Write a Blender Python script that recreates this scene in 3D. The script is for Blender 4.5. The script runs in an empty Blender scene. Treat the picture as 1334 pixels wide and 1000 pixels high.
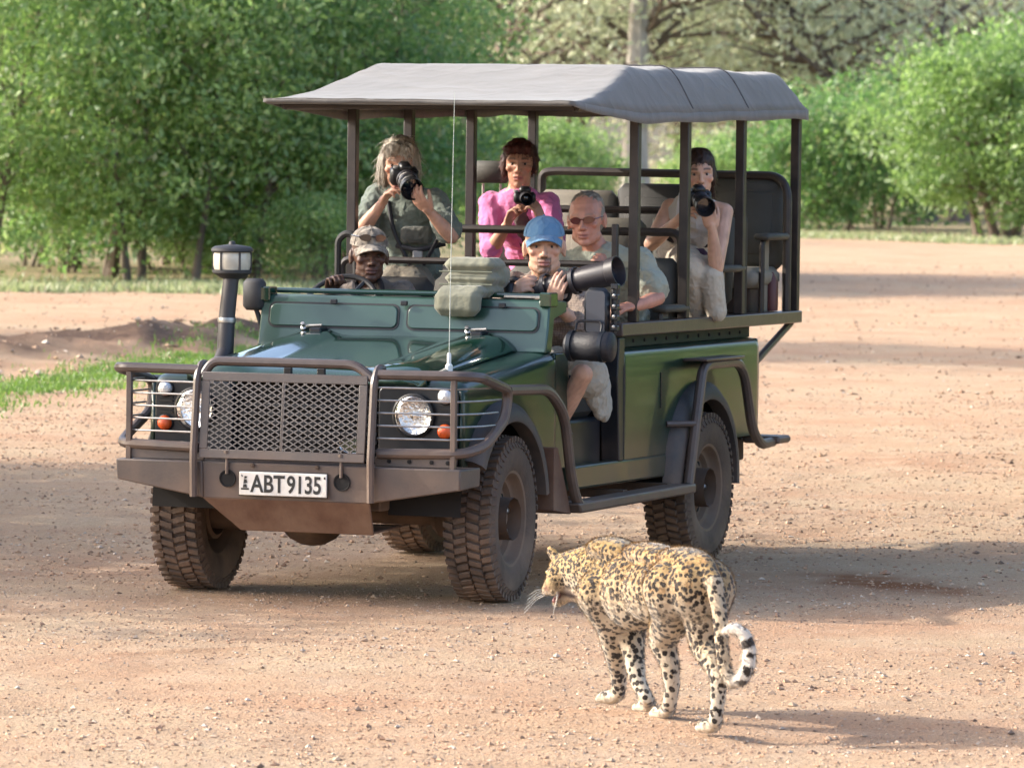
import bpy, math, random
import numpy as np
from mathutils import Vector, Matrix, noise, Quaternion
R = math.radians
sc = bpy.context.scene
col = sc.collection

# ---------------------------------------------------------------- camera, sky, sun, exposure
CAM = np.array([10.1377, -23.9862, 2.1063]); YAW, PITCH, ROLL, FPX = .3697, -.0422, -.0123, 7181.4
def _m(ax, t):
    return np.array(Matrix.Rotation(t, 3, ax))
ROT = _m('Z', YAW) @ _m('X', PITCH) @ _m('Y', ROLL)
camd = bpy.data.cameras.new('camera'); cam = bpy.data.objects.new('camera', camd); col.objects.link(cam)
camd.sensor_width = 36.0; camd.lens = 36.0 * FPX / 1334; camd.clip_start = .5; camd.clip_end = 3000
camd.dof.use_dof = True; camd.dof.focus_distance = 25.2; camd.dof.aperture_fstop = 8.5
cm = Matrix.Identity(4)
for i in range(3):
    cm[i][0] = ROT[i][0]; cm[i][1] = ROT[i][2]; cm[i][2] = -ROT[i][1]; cm[i][3] = CAM[i]
cam.matrix_world = cm
sc.camera = cam
RT = Vector((math.cos(YAW), math.sin(YAW), 0)); FW = Vector((-math.sin(YAW), math.cos(YAW), 0))
def gp(L, D, z=0.0):
    """world point from metres to the right of and ahead of the photographer"""
    return Vector((CAM[0], CAM[1], 0)) + RT * L + FW * D + Vector((0, 0, z))
def at(px, py, y=None, x=None, z=None):
    """measured point of the photograph on a plane of known world y, x or z"""
    d = ROT @ np.array([(px - 667) / FPX, 1, (500 - py) / FPX])
    ax, v = (1, y) if y is not None else ((0, x) if x is not None else (2, z))
    return Vector((CAM + (v - CAM[ax]) / d[ax] * d).tolist())
def atd(px, py, D):
    """measured point at a given depth from the photographer"""
    return Vector((CAM + D * (ROT @ np.array([(px - 667) / FPX, 1, (500 - py) / FPX]))).tolist())

SUN_EL = R(26.5)
shadow = (RT * math.cos(R(10)) - FW * math.sin(R(10))).normalized()      # where shadows fall on the ground
w = bpy.data.worlds.new('World'); sc.world = w; w.use_nodes = True
wn = w.node_tree; sky = wn.nodes.new('ShaderNodeTexSky'); sky.sky_type = 'NISHITA'; sky.sun_disc = False
sky.sun_elevation = SUN_EL; sky.sun_rotation = math.atan2(-shadow.x, -shadow.y); sky.dust_density = 3.0; sky.air_density = .75; sky.ozone_density = .4
bg = wn.nodes['Background']; bg.inputs[1].default_value = .15
wn.links.new(sky.outputs[0], bg.inputs[0])
sund = bpy.data.lights.new('sun', 'SUN'); sund.energy = 2.05; sund.angle = R(.6); sund.color = (1, .93, .83)
sun = bpy.data.objects.new('sun', sund); col.objects.link(sun)
sdir = Vector((shadow.x * math.cos(SUN_EL), shadow.y * math.cos(SUN_EL), -math.sin(SUN_EL)))
sun.rotation_euler = sdir.to_track_quat('-Z', 'Y').to_euler(); sun.location = (0, 0, 30)
vs = sc.view_settings; vs.view_transform = 'Standard'; vs.look = 'None'; vs.gamma = 1; vs.exposure = 1.75; vs.use_curve_mapping = False
sc.render.engine = 'CYCLES'; sc.cycles.use_denoising = True; sc.cycles.max_bounces = 7; sc.cycles.transparent_max_bounces = 12
sc.cycles.diffuse_bounces = 3; sc.cycles.glossy_bounces = 3; sc.cycles.transmission_bounces = 4; sc.cycles.caustics_reflective = False
sc.cycles.caustics_refractive = False; sc.cycles.sample_clamp_indirect = 6

# ---------------------------------------------------------------- materials
M = {}
def mat(name, c=(.5, .5, .5), rough=.6, metal=0., coat=0., var=.0, vscale=8., c2=None, bump=0., bscale=40., spec=.5, dust=None,
        dustamt=.0, dustz=(0, 1.2), dustk=1., sheen=0., attr=None, coords='Object', stretch=None, sss=0., fold=0., fscale=13.):
    """principled material: colour, noise variation towards c2, dust settled in noise and on low faces, fine bump"""
    m = bpy.data.materials.new(name); m.use_nodes = True; M[name] = m
    nt = m.node_tree; N = nt.nodes; L = nt.links; b = N['Principled BSDF']
    def n(t, **k):
        q = N.new(t)
        for a, v in k.items(): setattr(q, a, v)
        return q
    tc = n('ShaderNodeTexCoord'); vec = tc.outputs[coords]
    if stretch:
        mp = n('ShaderNodeMapping'); mp.inputs['Scale'].default_value = stretch; L.new(vec, mp.inputs[0]); vec = mp.outputs[0]
    b.inputs['Roughness'].default_value = rough; b.inputs['Metallic'].default_value = metal
    b.inputs['Coat Weight'].default_value = coat; b.inputs['Coat Roughness'].default_value = .06
    b.inputs['Specular IOR Level'].default_value = spec
    if sheen: b.inputs['Sheen Weight'].default_value = sheen
    if sss:
        b.inputs['Subsurface Weight'].default_value = sss; b.inputs['Subsurface Scale'].default_value = .006
        b.inputs['Subsurface Radius'].default_value = (1, .35, .2)
    if attr:
        at_ = n('ShaderNodeAttribute', attribute_name=attr); cur = at_.outputs['Color']
    else:
        rgb = n('ShaderNodeRGB'); rgb.outputs[0].default_value = (*c, 1); cur = rgb.outputs[0]
    def noise_(s, det=5):
        q = n('ShaderNodeTexNoise'); q.inputs['Scale'].default_value = s; q.inputs['Detail'].default_value = det
        L.new(vec, q.inputs['Vector']); return q.outputs[0]
    def ramp(src, a, bb):
        q = n('ShaderNodeMapRange'); q.inputs[1].default_value = a; q.inputs[2].default_value = bb; L.new(src, q.inputs[0]); return q.outputs[0]
    def mix(f, a, bb, mode='MIX'):
        q = n('ShaderNodeMix', data_type='RGBA', blend_type=mode)
        if isinstance(f, float): q.inputs[0].default_value = f
        else: L.new(f, q.inputs[0])
        L.new(a, q.inputs[6])
        if isinstance(bb, tuple): q.inputs[7].default_value = (*bb, 1)
        else: L.new(bb, q.inputs[7])
        return q.outputs[2]
    if var or c2:
        f = ramp(noise_(vscale), .36, .64)
        q = n('ShaderNodeMath', operation='MULTIPLY'); L.new(f, q.inputs[0]); q.inputs[1].default_value = 1. if c2 and not var else var
        cc = c2 if c2 else tuple(v * .45 for v in c)
        cur = mix(q.outputs[0], cur, cc)
    if dust:
        sep = n('ShaderNodeSeparateXYZ'); geo = n('ShaderNodeNewGeometry'); L.new(geo.outputs['Position'], sep.inputs[0])
        lo = ramp(sep.outputs[2], dustz[1], dustz[0])
        nz = ramp(noise_(5.5, 8), .30, .72)
        q = n('ShaderNodeMath', operation='MULTIPLY'); L.new(lo, q.inputs[0]); L.new(nz, q.inputs[1])
        sp = n('ShaderNodeMath', operation='MULTIPLY_ADD', use_clamp=True); L.new(q.outputs[0], sp.inputs[0]); sp.inputs[1].default_value = dustk
        sp.inputs[2].default_value = dustamt
        cur = mix(sp.outputs[0], cur, dust)
        rr = n('ShaderNodeMapRange'); rr.inputs[3].default_value = rough; rr.inputs[4].default_value = .85; L.new(sp.outputs[0], rr.inputs[0])
        L.new(rr.outputs[0], b.inputs['Roughness'])
        if coat:
            rc = n('ShaderNodeMapRange'); rc.inputs[3].default_value = coat; rc.inputs[4].default_value = 0; L.new(sp.outputs[0], rc.inputs[0])
            L.new(rc.outputs[0], b.inputs['Coat Weight'])
    L.new(cur, b.inputs['Base Color'])
    if bump:
        q = n('ShaderNodeBump'); q.inputs['Strength'].default_value = bump; q.inputs['Distance'].default_value = .01
        L.new(noise_(bscale, 4), q.inputs['Height']); L.new(q.outputs[0], b.inputs['Normal'])
        if fold:        # creases: ridged noise
            r_ = n('ShaderNodeMath', operation='SUBTRACT'); L.new(noise_(fscale, 2), r_.inputs[0]); r_.inputs[1].default_value = .5
            a_ = n('ShaderNodeMath', operation='ABSOLUTE'); L.new(r_.outputs[0], a_.inputs[0])
            q2 = n('ShaderNodeBump', invert=True); q2.inputs['Strength'].default_value = fold; q2.inputs['Distance'].default_value = .08
            L.new(a_.outputs[0], q2.inputs['Height']); L.new(q2.outputs[0], q.inputs['Normal'])
    return m

# ---------------------------------------------------------------- mesh helpers
def frame(d):
    d = Vector(d).normalized(); a = Vector((0, 0, 1)) if abs(d.z) < .9 else Vector((1, 0, 0))
    u = d.cross(a).normalized(); return u, d.cross(u).normalized(), d
class MB:
    def __init__(s): s.v = []; s.f = []
    def add(s, vs, fs):
        o = len(s.v); s.v += [tuple(q) for q in vs]; s.f += [tuple(i + o for i in f) for f in fs]; return s
    def box(s, a, b, rot=None, bev=0):
        x0, y0, z0 = (min(a[i], b[i]) for i in range(3)); x1, y1, z1 = (max(a[i], b[i]) for i in range(3))
        if bev:
            c = [(x0 + x1) / 2, (y0 + y1) / 2, (z0 + z1) / 2]; h = [(x1 - x0) / 2, (y1 - y0) / 2, (z1 - z0) / 2]
            e = min(bev, *(v * .9 for v in h)); vs = []
            for ax in range(3):
                for sx in (-1, 1):
                    for su in (-1, 1):
                        for sv in (-1, 1):
                            p = [0, 0, 0]; p[ax] = c[ax] + sx * h[ax]; u, v = (ax + 1) % 3, (ax + 2) % 3
                            p[u] = c[u] + su * (h[u] - e); p[v] = c[v] + sv * (h[v] - e); vs.append(p)
            def ix(ax, sx, su, sv): return ax * 8 + (sx > 0) * 4 + (su > 0) * 2 + (sv > 0)
            fs = []
            for ax in range(3):
                for sx in (-1, 1):
                    q = [ix(ax, sx, -1, -1), ix(ax, sx, 1, -1), ix(ax, sx, 1, 1), ix(ax, sx, -1, 1)]
                    fs.append(q if sx > 0 else q[::-1])
            for ax in range(3):   # edges along axis ax between faces u and v
                u, v = (ax + 1) % 3, (ax + 2) % 3
                for su in (-1, 1):
                    for sv in (-1, 1):
                        # on face u: (su; coordinates v, ax); on face v: (sv; coordinates ax, u)
                        q = [ix(u, su, sv, -1), ix(u, su, sv, 1), ix(v, sv, 1, su), ix(v, sv, -1, su)]
                        fs.append(q if su * sv < 0 else q[::-1])
            for sx in (-1, 1):
                for sy in (-1, 1):
                    for sz in (-1, 1):
                        q = [ix(0, sx, sy, sz), ix(1, sy, sz, sx), ix(2, sz, sx, sy)]
                        fs.append(q if sx * sy * sz > 0 else q[::-1])
        else:
            vs = [(x0, y0, z0), (x1, y0, z0), (x1, y1, z0), (x0, y1, z0), (x0, y0, z1), (x1, y0, z1), (x1, y1, z1), (x0, y1, z1)]
            fs = [(3, 2, 1, 0), (4, 5, 6, 7), (0, 1, 5, 4), (1, 2, 6, 5), (2, 3, 7, 6), (3, 0, 4, 7)]
        if rot: vs = [rot @ Vector(q) for q in vs]
        return s.add(vs, fs)
    def hexa(s, p):     # 8 points: bottom ring then top ring
        return s.add(p, [(3, 2, 1, 0), (4, 5, 6, 7), (0, 1, 5, 4), (1, 2, 6, 5), (2, 3, 7, 6), (3, 0, 4, 7)])
    def loft(s, rings, caps=True, closed=True):
        n = len(rings[0]); vs = [q for r in rings for q in r]; fs = []
        for i in range(len(rings) - 1):
            for j in range(n if closed else n - 1):
                k = (j + 1) % n
                fs.append((i * n + j, i * n + k, (i + 1) * n + k, (i + 1) * n + j))
        if caps and closed: fs.append(tuple(range(n))[::-1]); fs.append(tuple(range((len(rings) - 1) * n, len(rings) * n)))
        return s.add(vs, fs)
    def tube(s, pts, r, n=8, fillet=0., fs=5, caps=True):
        pts = [Vector(q) for q in pts]
        if fillet:
            out = [pts[0]]
            for i in range(1, len(pts) - 1):
                a, b, c = pts[i - 1], pts[i], pts[i + 1]; d1 = (a - b); d2 = (c - b)
                e = min(fillet, d1.length * .49, d2.length * .49); p1 = b + d1.normalized() * e; p2 = b + d2.normalized() * e
                for k in range(fs + 1):
                    t = k / fs; out.append(p1 * (1 - t) ** 2 + b * 2 * t * (1 - t) + p2 * t * t)
            pts = out + [pts[-1]]
        rs = r if isinstance(r, (list, tuple)) else [r] * len(pts)
        rings = []; u = None
        for i, q in enumerate(pts):
            d = (pts[min(i + 1, len(pts) - 1)] - pts[max(i - 1, 0)])
            if d.length < 1e-9: d = Vector((0, 0, 1))
            d.normalize()
            if u is None: u = frame(d)[0]
            else:
                u = (u - d * u.dot(d)); u.normalize()
            v = d.cross(u)
            rings.append([q + (u * math.cos(2 * math.pi * k / n) + v * math.sin(2 * math.pi * k / n)) * rs[i] for k in range(n)])
        return s.loft(rings, caps)
    def lathe(s, prof, o, axis=(0, 0, 1), n=24, caps=False):
        """prof: list of (radius, along)"""
        u, v, d = frame(axis); o = Vector(o)
        rings = [[o + d * h + (u * math.cos(2 * math.pi * k / n) + v * math.sin(2 * math.pi * k / n)) * r for k in range(n)] for r, h in prof]
        return s.loft(rings, caps)
    def ell(s, c, rad, rot=None, nu=14, nv=9):
        c = Vector(c); vs = [Vector((0, 0, rad[2]))]; fs = []
        for i in range(1, nv):
            t = math.pi * i / nv
            for j in range(nu):
                p = 2 * math.pi * j / nu
                vs.append(Vector((rad[0] * math.sin(t) * math.cos(p), rad[1] * math.sin(t) * math.sin(p), rad[2] * math.cos(t))))
        vs.append(Vector((0, 0, -rad[2])))
        for j in range(nu): fs.append((0, 1 + j, 1 + (j + 1) % nu))
        for i in range(nv - 2):
            for j in range(nu):
                a = 1 + i * nu + j; b = 1 + i * nu + (j + 1) % nu
                fs.append((a, a + nu, b + nu, b))
        l = len(vs) - 1
        for j in range(nu): fs.append((l, l - nu + (j + 1) % nu, l - nu + j))
        if rot is not None: vs = [rot @ q for q in vs]
        return s.add([q + c for q in vs], fs)
    def chain(s, js, n=12):
        """joints [(point, radius)...] as overlapping tapered capsules"""
        js = [(Vector(p), r) for p, r in js]
        for (a, ra), (b, rb) in zip(js[:-1], js[1:]):
            d = b - a; l = d.length
            if l < 1e-6: continue
            prof = []
            for k in range(1, 5): t = math.pi / 2 * k / 4 ; prof.append((ra * math.sin(t), -ra * math.cos(t)))
            for k in range(0, 4): t = math.pi / 2 * k / 4 ; prof.append((rb * math.cos(t), l + rb * math.sin(t)))
            s.lathe(prof, a, d, n, caps=True)
        return s
    def quad(s, a, b, c, d): return s.add([a, b, c, d], [(0, 1, 2, 3)])
    def xform(s, m): s.v = [tuple(m @ Vector(q)) for q in s.v]; return s
    def mesh(s, name, off=None):
        me = bpy.data.meshes.new(name); v = np.array(s.v, dtype=float)
        if off is not None and len(v): v = v - np.array(off)
        me.from_pydata(v.tolist(), [], s.f); me.update(); return me

ORG = {}
def link(o, parent=None):
    col.objects.link(o)
    if parent is not None: o.parent = parent; ORG[o] = ORG[parent]
    return o
def smooth(me, ang=None):
    me.polygons.foreach_set('use_smooth', [True] * len(me.polygons))
    if ang: me.set_sharp_from_angle(angle=R(ang))
def obj(name, mb, m, parent=None, sm=35, bevel=0., seg=2):
    """one mesh object; coordinates are world coordinates, stored relative to the thing's base"""
    off = ORG[parent] if parent is not None else None
    me = mb.mesh(name, off); o = bpy.data.objects.new(name, me); link(o, parent)
    if parent is None: ORG[o] = Vector((0, 0, 0))
    if m is not None: me.materials.append(M[m] if isinstance(m, str) else m)
    if sm: smooth(me, sm if sm < 180 else None)
    if bevel:
        bm = o.modifiers.new('bevel', 'BEVEL'); bm.width = bevel; bm.segments = seg; bm.limit_method = 'ANGLE'; bm.angle_limit = R(40); bm.harden_normals = False
    return o
def tag(o, label=None, cat=None, group=None, kind=None):
    for k, v in (('label', label), ('category', cat), ('group', group), ('kind', kind)):
        if v: o[k] = v
    return o
def thing(name, loc, label, cat, group=None):
    o = bpy.data.objects.new(name, None); o.location = loc; o.empty_display_size = .1; col.objects.link(o); ORG[o] = Vector(loc)
    return tag(o, label, cat, group)
def remesh(name, mb, m, parent, voxel=.006, it=3, disp=None, colf=None, thing_off=None):
    """overlapping closed shapes fused into one continuous skin"""
    off = ORG[parent] if parent is not None else Vector((0, 0, 0))
    me = mb.mesh(name); o = bpy.data.objects.new('tmp', me); col.objects.link(o)
    a = o.modifiers.new('r', 'REMESH'); a.mode = 'VOXEL'; a.voxel_size = voxel; a.use_smooth_shade = True
    if it:
        b = o.modifiers.new('s', 'SMOOTH'); b.iterations = it; b.factor = .5
    dg = bpy.context.evaluated_depsgraph_get(); me2 = bpy.data.meshes.new_from_object(o.evaluated_get(dg))
    bpy.data.objects.remove(o); bpy.data.meshes.remove(me); me2.name = name
    n = len(me2.vertices); v = np.empty(n * 3); me2.vertices.foreach_get('co', v); v = v.reshape(-1, 3)
    if disp is not None:
        nr = np.empty(n * 3); me2.vertices.foreach_get('normal', nr); v = disp(v, nr.reshape(-1, 3))
    if colf is not None:
        c = colf(v); ca = me2.color_attributes.new('col', 'FLOAT_COLOR', 'POINT')
        ca.data.foreach_set('color', np.concatenate([c, np.ones((n, 1))], 1).astype(np.float32).ravel())
    v = v - np.array(off); me2.vertices.foreach_set('co', v.ravel()); me2.update(); smooth(me2)
    ob = bpy.data.objects.new(name, me2); link(ob, parent)
    if parent is None: ORG[ob] = Vector((0, 0, 0))
    me2.materials.clear(); me2.materials.append(M[m] if isinstance(m, str) else m)
    return ob
def sst(x, a, b):
    t = np.clip((x - a) / (b - a), 0, 1); return t * t * (3 - 2 * t)
def wavn(v, f, seed=0):
    """cheap smooth pseudo noise of points, about -1..1"""
    rs = np.random.RandomState(seed); s = 0
    for k in range(6):
        d = rs.normal(size=3); d /= np.linalg.norm(d); s = s + np.sin(v @ d * f * (1 + .5 * k) + rs.uniform(0, 6.28) + 1.3 * np.sin(v @ rs.normal(size=3) * f * .6))
    return s / 3.0
# ---------------------------------------------------------------- ground
def ground_material():
    m = bpy.data.materials.new('red_dirt'); m.use_nodes = True; M['dirt'] = m
    nt = m.node_tree; N = nt.nodes; L = nt.links; b = N['Principled BSDF']; b.inputs['Roughness'].default_value = .95
    b.inputs['Specular IOR Level'].default_value = .15
    tc = N.new('ShaderNodeTexCoord')
    def nz(s, det=6, rough=.6, vec=None):
        q = N.new('ShaderNodeTexNoise'); q.inputs['Scale'].default_value = s; q.inputs['Detail'].default_value = det
        q.inputs['Roughness'].default_value = rough; L.new(vec or tc.outputs['Object'], q.inputs['Vector']); return q.outputs[0]
    def rp(src, a, c):
        q = N.new('ShaderNodeMapRange'); q.inputs[1].default_value = a; q.inputs[2].default_value = c; L.new(src, q.inputs[0]); return q.outputs[0]
    def mx(f, a, c, mode='MIX', k=None):
        q = N.new('ShaderNodeMix'); q.data_type = 'RGBA'; q.blend_type = mode
        if isinstance(f, float): q.inputs[0].default_value = f
        else: L.new(f, q.inputs[0])
        for s, v in ((6, a), (7, c)):
            if isinstance(v, tuple): q.inputs[s].default_value = (*v, 1)
            else: L.new(v, q.inputs[s])
        return q.outputs[2]
    def mul(a, k):
        q = N.new('ShaderNodeMath'); q.operation = 'MULTIPLY'; L.new(a, q.inputs[0])
        if isinstance(k, float): q.inputs[1].default_value = k
        else: L.new(k, q.inputs[1])
        return q.outputs[0]
    c = mx(rp(nz(.55), .36, .66), (.53, .39, .255), (.495, .30, .185))     # pale sand to red earth
    c = mx(mul(rp(nz(2.6), .48, .7), .6), c, (.60, .44, .31))
    # faint wheel tracks: two darker packed bands along the road
    sx = N.new('ShaderNodeSeparateXYZ'); L.new(tc.outputs['Object'], sx.inputs[0])
    wb = N.new('ShaderNodeMath'); wb.operation = 'MULTIPLY_ADD'; L.new(nz(.25, 2), wb.inputs[0]); wb.inputs[1].default_value = 1.6; L.new(sx.outputs[0], wb.inputs[2])
    for ctr in (.05, 1.55):
        q = N.new('ShaderNodeMath'); q.operation = 'SUBTRACT'; L.new(wb.outputs[0], q.inputs[0]); q.inputs[1].default_value = ctr + .05
        a_ = N.new('ShaderNodeMath'); a_.operation = 'ABSOLUTE'; L.new(q.outputs[0], a_.inputs[0])
        c = mx(mul(mul(rp(a_.outputs[0], .22, .08), rp(nz(3.5), .35, .6)), .35), c, (.37, .22, .13))
    c = mx(mul(rp(nz(30, 4), .52, .72), .55), c, (.30, .19, .12))
    c = mx(mul(rp(nz(75, 3), .56, .7), .65), c, (.58, .47, .36))           # pale grit
    c = mx(mul(rp(nz(110, 2), .60, .70), .8), c, (.19, .12, .08))          # dark grit
    at_ = N.new('ShaderNodeAttribute'); at_.attribute_name = 'red'; c = mx(at_.outputs['Fac'], c, (.27, .115, .05))
    a2 = N.new('ShaderNodeAttribute'); a2.attribute_name = 'earth'; e = mx(rp(nz(9), .35, .65), (.11, .07, .048), (.20, .125, .085))
    c = mx(a2.outputs['Fac'], c, e)
    a3 = N.new('ShaderNodeAttribute'); a3.attribute_name = 'litter'; e = mx(rp(nz(14), .35, .65), (.24, .20, .12), (.14, .16, .06))
    c = mx(a3.outputs['Fac'], c, e)
    L.new(c, b.inputs['Base Color'])
    h = N.new('ShaderNodeMath'); h.operation = 'ADD'; L.new(nz(32, 6, .65), h.inputs[0]); L.new(mul(nz(120, 3), .5), h.inputs[1])
    bp = N.new('ShaderNodeBump'); bp.inputs['Strength'].default_value = 1.; bp.inputs['Distance'].default_value = .03
    L.new(h.outputs[0], bp.inputs['Height']); L.new(bp.outputs[0], b.inputs['Normal'])
ground_material()

def bank(L, D):
    """earth bank beyond the road, on the left"""
    d0 = 56.5 + (L + 4) * 1.6
    return .24 * np.exp(-((D - d0) / 2.6) ** 2) * sst(-L, 1.4, 3.2)
def gz(L, D):
    L = np.asarray(L, float); D = np.asarray(D, float)
    p = np.stack([L, D, 0 * L], -1)
    z = .010 * wavn(p, 1.7, 3) + .006 * wavn(p, 5.1, 4) + .0035 * wavn(p, 13., 5)
    near_car = np.exp(-(((L + .2) / 3.2) ** 2 + ((D - 26.2) / 3.4) ** 2) ** 2)
    z = z * (1 - .8 * near_car)
    z = z + bank(L, D) * (1 + .12 * wavn(p, 1.3, 8)) + bank(L, D) / .24 * (.045 * wavn(p, 3.3, 9) + .03 * wavn(p, 8.1, 10))
    z = z + .02 * wavn(p, .35, 6) * sst(D, 34, 50)
    return z
def build_ground():
    def ax(core, lo, hi, step, grow):
        a = list(np.arange(core[0], core[1] + 1e-6, step)); s = step
        while a[-1] < hi: s *= grow; a.append(a[-1] + s)
        s = step; left = []
        c = a[0]
        while c > lo: s *= grow; c -= s; left.append(c)
        return np.array(left[::-1] + a)
    Ls = ax((-3.6, 3.6), -700, 700, .045, 1.10); Ds = ax((18.3, 34), -300, 1500, .05, 1.025)
    A, B = np.meshgrid(Ls, Ds); z = gz(A, B)
    X = CAM[0] + RT.x * A + FW.x * B; Y = CAM[1] + RT.y * A + FW.y * B
    v = np.stack([X, Y, z], -1).reshape(-1, 3); nx = len(Ls); ny = len(Ds)
    i = np.arange(nx * ny).reshape(ny, nx); f = np.stack([i[:-1, :-1], i[:-1, 1:], i[1:, 1:], i[1:, :-1]], -1).reshape(-1, 4)
    me = bpy.data.meshes.new('ground'); me.vertices.add(len(v)); me.vertices.foreach_set('co', v.ravel())
    me.loops.add(len(f) * 4); me.loops.foreach_set('vertex_index', f.ravel().astype(np.int32)); me.polygons.add(len(f))
    me.polygons.foreach_set('loop_start', np.arange(0, len(f) * 4, 4, dtype=np.int32)); me.update(calc_edges=True); smooth(me)
    a, b = A.ravel(), B.ravel(); p = np.stack([a, b, 0 * a], -1)
    def put(n, val):
        t = me.attributes.new(n, 'FLOAT', 'POINT'); t.data.foreach_set('value', np.clip(val, 0, 1).astype(np.float32))
    # dug red scrape on the road, right of the vehicle
    u = (a - 1.84) + .10 * (b - 26.9); red = np.exp(-((a - 1.86 + .05 * (b - 27.)) / .34) ** 2 - ((b - 27.05 + .9 * (a - 1.86)) / .42) ** 2)
    red = red * (1.3 + .6 * wavn(p, 9, 21)) + .35 * np.exp(-((a - 2.25) / .35) ** 2 - ((b - 22.8) / .5) ** 2)
    red = red + .5 * np.exp(-((b - 22.9 - .5 * (a + 1.6)) / .07) ** 2) * sst(a, -1.75, -1.6) * sst(-a, 1.0, 1.2) * .7
    put('red', red)
    put('earth', np.clip(bank(a, b) / .24 * 1.8 * (.75 + .5 * wavn(p, 2.2, 12)), 0, 1) * sst(-b, -63, -59.0))
    lit = np.maximum(sst(b, 79, 84) * sst(-a, -1.5, 1), sst(b, 140, 150)); put('litter', lit * (.8 + .3 * wavn(p, 1.1, 15)))
    me.materials.append(M['dirt']); o = bpy.data.objects.new('ground', me); col.objects.link(o); tag(o, kind='structure')
build_ground()

def build_gravel():
    rs = np.random.RandomState(5); V = []; F = []; n = 0
    mat('pebble', (.42, .30, .22), .9, attr='col')
    C = []
    def scatter(cnt, L0, L1, D0, D1, s0, s1, pw=3.0, clump=None):
        nonlocal n
        D = D0 + (D1 - D0) * rs.uniform(size=cnt); Lh = np.minimum(.105 * D, 40)
        L = rs.uniform(-1, 1, cnt) * Lh if L0 is None else rs.uniform(L0, L1, cnt)
        if clump is not None:
            p = np.stack([L, D, 0 * L], -1); k = wavn(p, 1.1, 31) + rs.normal(size=cnt) * .5 > clump; L, D = L[k], D[k]
        cnt = len(L); z = gz(L, D); s = s0 + (s1 - s0) * rs.uniform(size=cnt) ** pw
        base = np.array([(1, 0, 0), (0, 1, 0), (-1, 0, 0), (0, -1, 0), (0, 0, 1), (0, 0, -1)], float)
        f = np.array([(0, 1, 4), (1, 2, 4), (2, 3, 4), (3, 0, 4), (1, 0, 5), (2, 1, 5), (3, 2, 5), (0, 3, 5)])
        th = rs.uniform(0, 6.28, cnt); pts = base[None] * (s[:, None, None] * rs.uniform(.55, 1.3, (cnt, 6, 1))) * np.array([1, 1, .62])
        pts[:, :, :2] += rs.normal(size=(cnt, 6, 2)) * s[:, None, None] * .18
        c, t = np.cos(th)[:, None], np.sin(th)[:, None]
        x = pts[:, :, 0] * c - pts[:, :, 1] * t; y = pts[:, :, 0] * t + pts[:, :, 1] * c
        X = CAM[0] + RT.x * L + FW.x * D; Y = CAM[1] + RT.y * L + FW.y * D
        V.append(np.stack([x + X[:, None], y + Y[:, None], pts[:, :, 2] + z[:, None] + s[:, None] * .22], -1).reshape(-1, 3))
        F.append((f[None] + (n + 6 * np.arange(cnt))[:, None, None]).reshape(-1, 3)); n += 6 * cnt
        pal = np.array([(.50, .36, .25), (.42, .27, .17), (.52, .42, .32), (.36, .22, .14), (.20, .13, .09), (.52, .43, .35)])
        C.append(np.repeat(pal[rs.choice(6, cnt, p=[.30, .28, .06, .18, .12, .06])] * rs.uniform(.8, 1.15, (cnt, 1)), 6, 0))
    scatter(22000, None, None, 18.6, 27, .003, .009, 2, -.8); scatter(1500, None, None, 18.6, 27, .007, .020, 3, .35)
    scatter(22000, None, None, 27, 48, .005, .013, 2, -.6); scatter(800, None, None, 27, 50, .010, .034, 4, .3)
    scatter(900, 1.0, 2.4, 19.3, 24.5, .006, .020, 2.5, -.2)
    scatter(7000, None, None, 27, 50, .007, .020, 2, -.2); scatter(2500, None, None, 18.6, 27, .005, .014, 2, 0.)
    scatter(8000, None, None, 48, 110, .01, .03, 3); scatter(500, -6, -2.2, 50, 58, .015, .06, 3, .0)
    V = np.concatenate(V); F = np.concatenate(F); C = np.concatenate(C)
    me = bpy.data.meshes.new('gravel'); me.from_pydata(V.tolist(), [], F.tolist())
    ca = me.color_attributes.new('col', 'FLOAT_COLOR', 'POINT'); ca.data.foreach_set('color', np.concatenate([C, np.ones((len(C), 1))], 1).astype(np.float32).ravel())
    me.materials.append(M['pebble']); o = bpy.data.objects.new('gravel', me); col.objects.link(o)
    tag(o, 'loose pale and rusty gravel scattered over the red dirt road', 'gravel', kind='stuff')
build_gravel()

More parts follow.
